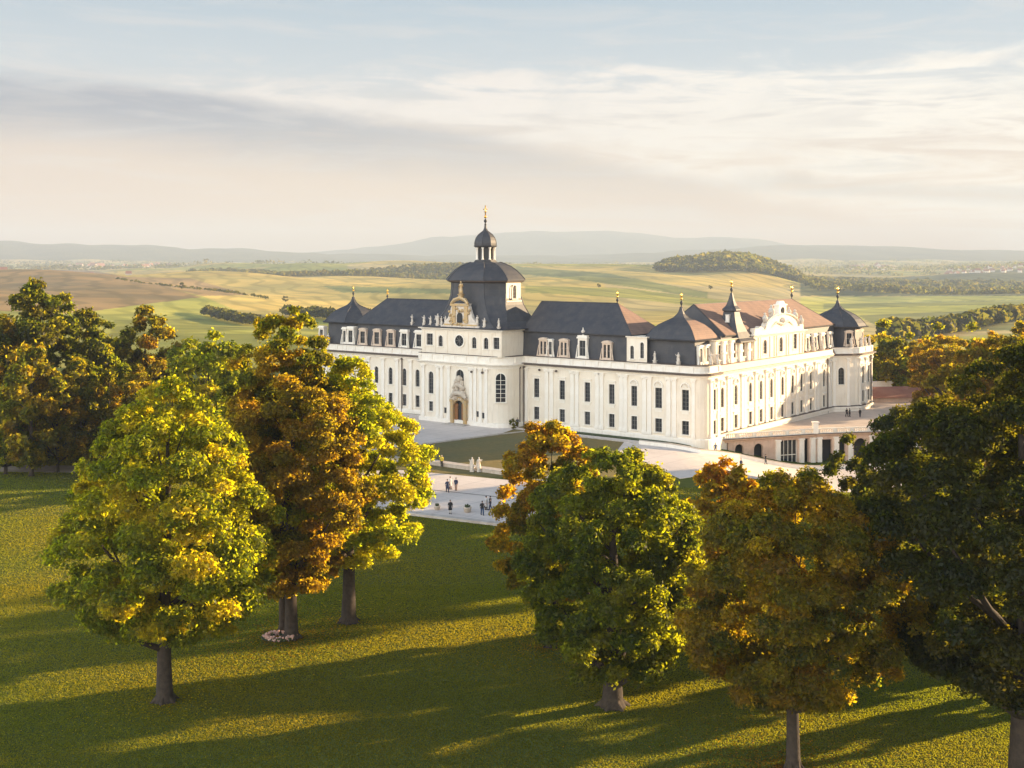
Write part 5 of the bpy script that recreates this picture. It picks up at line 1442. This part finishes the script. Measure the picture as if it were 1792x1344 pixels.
# middle distance, left
bgA = tree('oak_tree', 78, 214, 32.5, 3, 11.0, ROUND, 130, nlv(80000), .36, OLIVE+DARKG+GREENP[:1], 101, 'large dark olive tree with gold edges, tallest of the left background group', 'trees in the left background', trunk_r=.7)
bgB = tree('elm_tree', 256, 232, 27.0, 3, 7.4, BROAD, 80, nlv(34000), .42, GOLD+OLIVE+AUT, 102, 'flat-topped golden brown tree behind the bright yellow-green maple', 'trees in the left background', trunk_r=.5)
bgC = tree('elm_tree', 365, 186, 25.0, 3, 8.2, ROUND, 90, nlv(45000), .38, GREENP+YGRN[:1]+LIME, 103, 'rounded bright green tree in the gap between the maple and the orange-brown tree', 'trees in the left background', trunk_r=.5)
bgD = tree('poplar_tree', 142, 204, 19.5, 2, 4.2, TALL, 60, nlv(24000), .36, GOLD+OLIVE, 104, 'slim golden column-shaped tree at the edge of the left background group', 'trees in the left background', trunk_r=.3)
for sx, px, Y, s, rz, lb in (
    (bgB, 12, 206, .98, 2.0, 'olive-gold tree at the extreme left edge in the background group'),
    (bgD, 55, 196, 1.15, 1.0, 'upright gold-tipped tree in front of the tallest dark olive tree'),
    (bgC, -40, 214, 1.1, 3.0, 'half-cut dark tree at the left frame edge'),
    (bgA, 150, 238, .80, 1.2, 'dark olive tree behind the slim golden column-shaped tree'),
    (bgC, 190, 216, .76, 4.0, 'mid-height tree between the slim golden one and the flat-topped one'),
    (bgB, 238, 205, .66, 5.0, 'low brown tree under the flat-topped golden one'),
    (bgC, 318, 214, .62, 2.2, 'low green tree left of the rounded bright green one'),
    (bgB, 100, 200, .62, .4, 'low olive tree filling the dark foot of the left background group'),
    (bgC, 10, 198, .60, .9, 'low dark tree at the path near the left frame edge'),
    (bgA, 430, 205, .62, .7, 'dark olive tree peeping out between the rounded green tree and the tall orange-brown one'),
    (bgD, 400, 235, .9, .7, 'small tree behind the rounded bright green one'),
    (bgA, -95, 225, .95, 2.7, 'background tree just past the left frame edge')):
    tree_copy(sx, at(px, Y), Y, s, rz, lb, 'trees in the left background')
# right, behind the terrace
bgE = tree('elm_tree', 1548, 322, 25.5, 1, 7.6, TALL, 80, nlv(26000), .50, GOLD+YGRN[:1]+OLIVE, 105, 'yellow-gold tree rising directly right of the far palace pavilion', 'trees behind the terrace', trunk_r=.5)
for sx, px, Y, s, rz, lb in (
    (bgE, 1592, 340, .82, 1.0, 'second tree right of the far palace pavilion, lower and browner'),
    (t9, 1655, 286, .86, 2.2, 'wide amber tree between the pavilion tree and the frame edge'),
    (t9, 1600, 330, .72, 4.2, 'amber tree above the red-brown outbuilding roof'),
    (bgE, 1640, 350, .9, 3.0, 'tree behind the wide amber tree'),
    (t9, 1745, 300, .86, .5, 'amber tree in the row behind the huge dark tree'),
    (bgE, 1700, 330, .95, 2.0, 'narrow gold tree in the row behind the huge dark tree'),
    (bgB, 1790, 320, .95, 1.1, 'brown-gold tree at the right frame edge of the background row'),
    (bgE, 1850, 300, 1.0, 5.0, 'background tree just past the right frame edge')):
    tree_copy(sx, at(px, Y), Y, s, rz, lb, 'trees behind the terrace')

# trees of the park beyond the right frame edge, whose long shadows cross the lawn
for sx, x, y, s, rz, lb in ((t9, 90, 208, 1.04, 5.1, 'tall amber tree behind the huge dark tree, at the right frame edge'),):
    tree_copy(sx, x, y, s, rz, lb, 'trees behind the terrace')
for i, (x, y, s_) in enumerate(((50, 107, .75), (58, 122, .8), (71, 134, .9), (53, 100, .6), (64, 116, .7))):
    tree_copy(bgD, x, y, s_, i*1.7, 'slim park tree beyond the right frame edge', 'slim trees outside the right edge')
OFF = [(86, 171, 1.2), (112, 186, 1.2), (99, 192, 1.28), (118, 226, 1.38), (138, 200, 1.35)]
for i, (x, y, s_) in enumerate(OFF):
    tree_copy(t9, x, y, s_, i*1.3, 'park tree beyond the right frame edge', 'park trees outside the right edge')

# bush at the corner of church and wing
x, y = G2(903, 750)
V, F, T_, C, lr = crown_arrays(2.2, .2, .8, ROUND, 14, 1500, .12, DARKG, 7)
tag(link('bush', np_mesh('bush', V, F, M['leaf'], False, T_), None, (x-.6, y-1.2, 0)), 'small dark bush in the corner between church and palace wing', 'bush')

# ------------------------------------------------------------------ far land: woods, hedges, lone trees, villages
def wood(name, spots, hts, label, leaf=2.2, per=26, pal_=DARKG, seed=1, wide=.62):
    rs = np.random.RandomState(seed); n = len(spots); S = np.array(spots); Ht = np.array(hts)
    Zg = ground_z(S[:, 0], S[:, 1])
    dv = rs.normal(size=(n*per, 3)); dv /= np.linalg.norm(dv, axis=1)[:, None]; dv[:, 2] = np.abs(dv[:, 2])*1.1 - .25
    Hr = np.repeat(Ht, per)
    P = np.repeat(np.stack([S[:, 0], S[:, 1], Zg + Ht*.5], 1), per, 0) + dv*np.stack([Hr*wide, Hr*wide, Hr*.5], 1)*(.75+.35*rs.rand(n*per))[:, None]
    nrm = dv + rs.normal(size=dv.shape)*.45; nrm /= np.linalg.norm(nrm, axis=1)[:, None]
    a = rs.normal(size=nrm.shape); t1_ = np.cross(nrm, a); t1_ /= np.linalg.norm(t1_, axis=1)[:, None]; t2_ = np.cross(nrm, t1_)
    sz = (np.repeat(Ht, per)*.22*(.6+.7*rs.rand(n*per)))[:, None]
    V = np.stack([P+t1_*sz, P+t2_*sz*.8, P-t1_*sz, P-t2_*sz*.8], 1).reshape(-1, 3)
    pl = np.array(pal_); T_ = np.repeat(pl[rs.choice(len(pl), n)], per, 0)*(.7+.6*rs.rand(n*per))[:, None]
    o = link(name, np_mesh(name, V, np.arange(len(V)).reshape(-1, 4), M['leaf'], False, np.repeat(T_, 4, 0)))
    return tag(o, label, name.replace('_', ' '), kind='stuff')

rs = np.random.RandomState(9)
def band(px0, px1, Yf0, Yf1, n, jit=1.0, seed=1):
    """spots between two depth lines given as functions of the place along the band"""
    r_ = np.random.RandomState(seed); out = []
    for i in range(n):
        t_ = r_.rand(); px = px0 + (px1-px0)*t_; a = Yf0(t_); b2 = Yf1(t_)
        Y = a + (b2-a)*r_.rand(); out.append((at(px, Y), Y))
    return out
lin = lambda a, b2: (lambda t_: a + (b2-a)*t_)
hump = lambda a, b2: (lambda t_: a + b2*math.sin(math.pi*t_))
WD = [(.035, .045, .018), (.055, .06, .022), (.075, .07, .025), (.045, .05, .02)]
sp_ = band(1150, 1425, hump(3050, -100), hump(3200, 520), 1300, seed=2); wood('hill_wood', sp_, [rnd.uniform(13, 21) + 34*max(0, math.sin(math.pi*np.clip((896+FOC*x/y-1150)/290, 0, 1)))*min(1, max(0, (y-3050)/350)) for x, y in sp_], 'dense wood covering the rounded hill behind the east wing', per=30, pal_=WD, seed=3)
sp_ = band(1400, 1960, lin(2750, 2500), lin(4300, 3600), 1800, seed=4); wood('valley_wood', sp_, [rnd.uniform(12, 22) for _ in sp_], 'broad misty wood across the valley at the right', per=24, pal_=WD, seed=5)
sp_ = band(330, 830, lin(3050, 2950), lin(3900, 3700), 1500, seed=6); wood('ridge_wood', sp_, [rnd.uniform(10, 18) for _ in sp_], 'long dark belt of woodland on the ridge left of the dome', per=24, pal_=WD, seed=7)
sp_ = band(362, 446, lin(1080, 900), lin(1150, 935), 150, seed=8); wood('thicket', sp_, [rnd.uniform(6, 10) for _ in sp_], 'dark thicket running down the green field at the left', per=40, pal_=WD, seed=8)
sp_ = band(500, 705, lin(1120, 960), lin(1180, 1000), 170, seed=9); wood('hedgerow', sp_, [rnd.uniform(6, 11) for _ in sp_], 'loose hedgerow in the field behind the left wing roof', per=40, pal_=WD, seed=9)
sp_ = band(1555, 2100, lin(800, 1400), lin(850, 1500), 420, seed=10); wood('tree_belt', sp_, [rnd.uniform(9, 16) for _ in sp_], 'dark belt of trees crossing the fields at the right', per=36, pal_=WD, seed=10)
sp_ = band(200, 470, lin(2050, 1500), lin(2080, 1530), 110, seed=11); wood('field_hedge', sp_, [rnd.uniform(3, 6) for _ in sp_], 'thin hedge line between the brown and gold fields', per=24, pal_=WD, seed=11)
sp_ = band(-100, 1900, lin(5200, 5200), lin(9500, 9500), 2600, seed=12); wood('plain_woods', sp_, [rnd.uniform(14, 30) for _ in sp_], 'scattered hazy copses over the far plain', per=16, pal_=WD, seed=12, wide=1.4)
# lone trees in the fields
k = 0
for px, py, Y, h, lb in ((318, 497, 1650, 9, 'lone round tree on the gold field at the left'), (499, 508, 1500, 8, 'lone small tree in the pale field left of the palace'), (744, 507, 1500, 6, 'tiny lone tree left of the church dome'), (767, 522, 1250, 5, 'tiny dark bush on the field close to the church dome'),
                         (998, 521, 1300, 5, 'tiny lone tree on the field right of the church dome'), (1243, 507, 1900, 7, 'lone bush on the field above the corner pavilion'), (1048, 500, 1900, 7, 'small tree on the pale hill between dome and corner pavilion')):
    x = at(px, Y); V, F, T_, C, lr = crown_arrays(h, h*.15, h*.42, ROUND, 16, 1400, h*.06, WD, 200+k, cl=4); k += 1
    r_ = empty('field_tree', (x, Y, gz(x, Y))); tag(r_, lb, 'tree'); link('crown', np_mesh('crown', V, F, M['leaf'], False, T_), r_)
    b = MB(); b.tube([(0, 0, -.5), (0, 0, h*.5)], [.35, .2], 6); b.build('trunk', M['bark'], r_)

# village houses
M['house_wall'] = material('house_wall', (.72, .64, .55), .85, (.6, .52, .44), .2)
M['house_roof'] = material('house_roof', (.34, .15, .09), .85, (.26, .12, .08), .2)
hw = MB(); hw.box(-6, 6, -4.5, 4.5, -3, 6); hw.add([(-6, -4.5, 6), (-6, 4.5, 6), (-6, 0, 10)], [(0, 2, 1)]); hw.add([(6, -4.5, 6), (6, 4.5, 6), (6, 0, 10)], [(0, 1, 2)])
hr = MB(); hr.rings([[(x, -5.2, 5.5), (x, 0, 10.4), (x, 5.2, 5.5), (x, 5.2, 5.9), (x, 0, 10.8), (x, -5.2, 5.9)] for x in (-6.6, 6.6)])
hwm, hrm = hw.mesh('wall', M['house_wall']), hr.mesh('roof', M['house_roof'])
hc = 0
def house(px, Y, s, rz, label, group):
    x = at(px, Y); r_ = empty('village_house', (x, Y, gz(x, Y)), rz); r_.scale = (s, s, s*rnd.uniform(.8, 1.3)); tag(r_, label, 'house', group)
    link('wall', hwm, r_); link('roof', hrm, r_)
r5 = random.Random(12)
for i in range(44): house(r5.uniform(1655, 1800), r5.uniform(4400, 5600), r5.uniform(1.0, 1.8), r5.uniform(0, 3), 'tiny house of the hazy village at the far right edge', 'houses of the far right village')
for i in range(26): house(r5.uniform(1475, 1565), r5.uniform(6500, 7800), r5.uniform(1.5, 3.2), r5.uniform(0, 3), 'faint house in the misty town above the far pavilion', 'houses of the misty town')
for i in range(26): house(r5.uniform(120, 300), r5.uniform(6500, 8200), r5.uniform(1.6, 3.6), r5.uniform(0, 3), 'pale house of the far town on the left plain', 'houses of the far left town')
for px, Y, s, lb in ((225, 2900, 1.1, 'small farmhouse on the crest of the brown field at the left'), (6, 2800, 1.3, 'farmhouse on the brown crest at the left frame edge'), (160, 4300, 1.2, 'lone pale barn beyond the brown field')): house(px, Y, s, .4, lb, 'scattered farmhouses')

# ------------------------------------------------------------------ air
HAZE = 1.0e-4
b = MB(); b.box(-26000, 26000, -600, 20500, -160, 620)
hz = bpy.data.materials.new('haze'); hz.use_nodes = True; g = G(hz.node_tree); g.n.clear()
pv = g.new('ShaderNodeVolumePrincipled'); pv.inputs['Color'].default_value = (.45, .54, .68, 1); pv.inputs['Density'].default_value = HAZE; pv.inputs['Anisotropy'].default_value = 0
o_ = g.new('ShaderNodeOutputMaterial'); g.l.new(pv.outputs[0], o_.inputs['Volume'])
tag(b.build('haze', hz), kind='stuff')
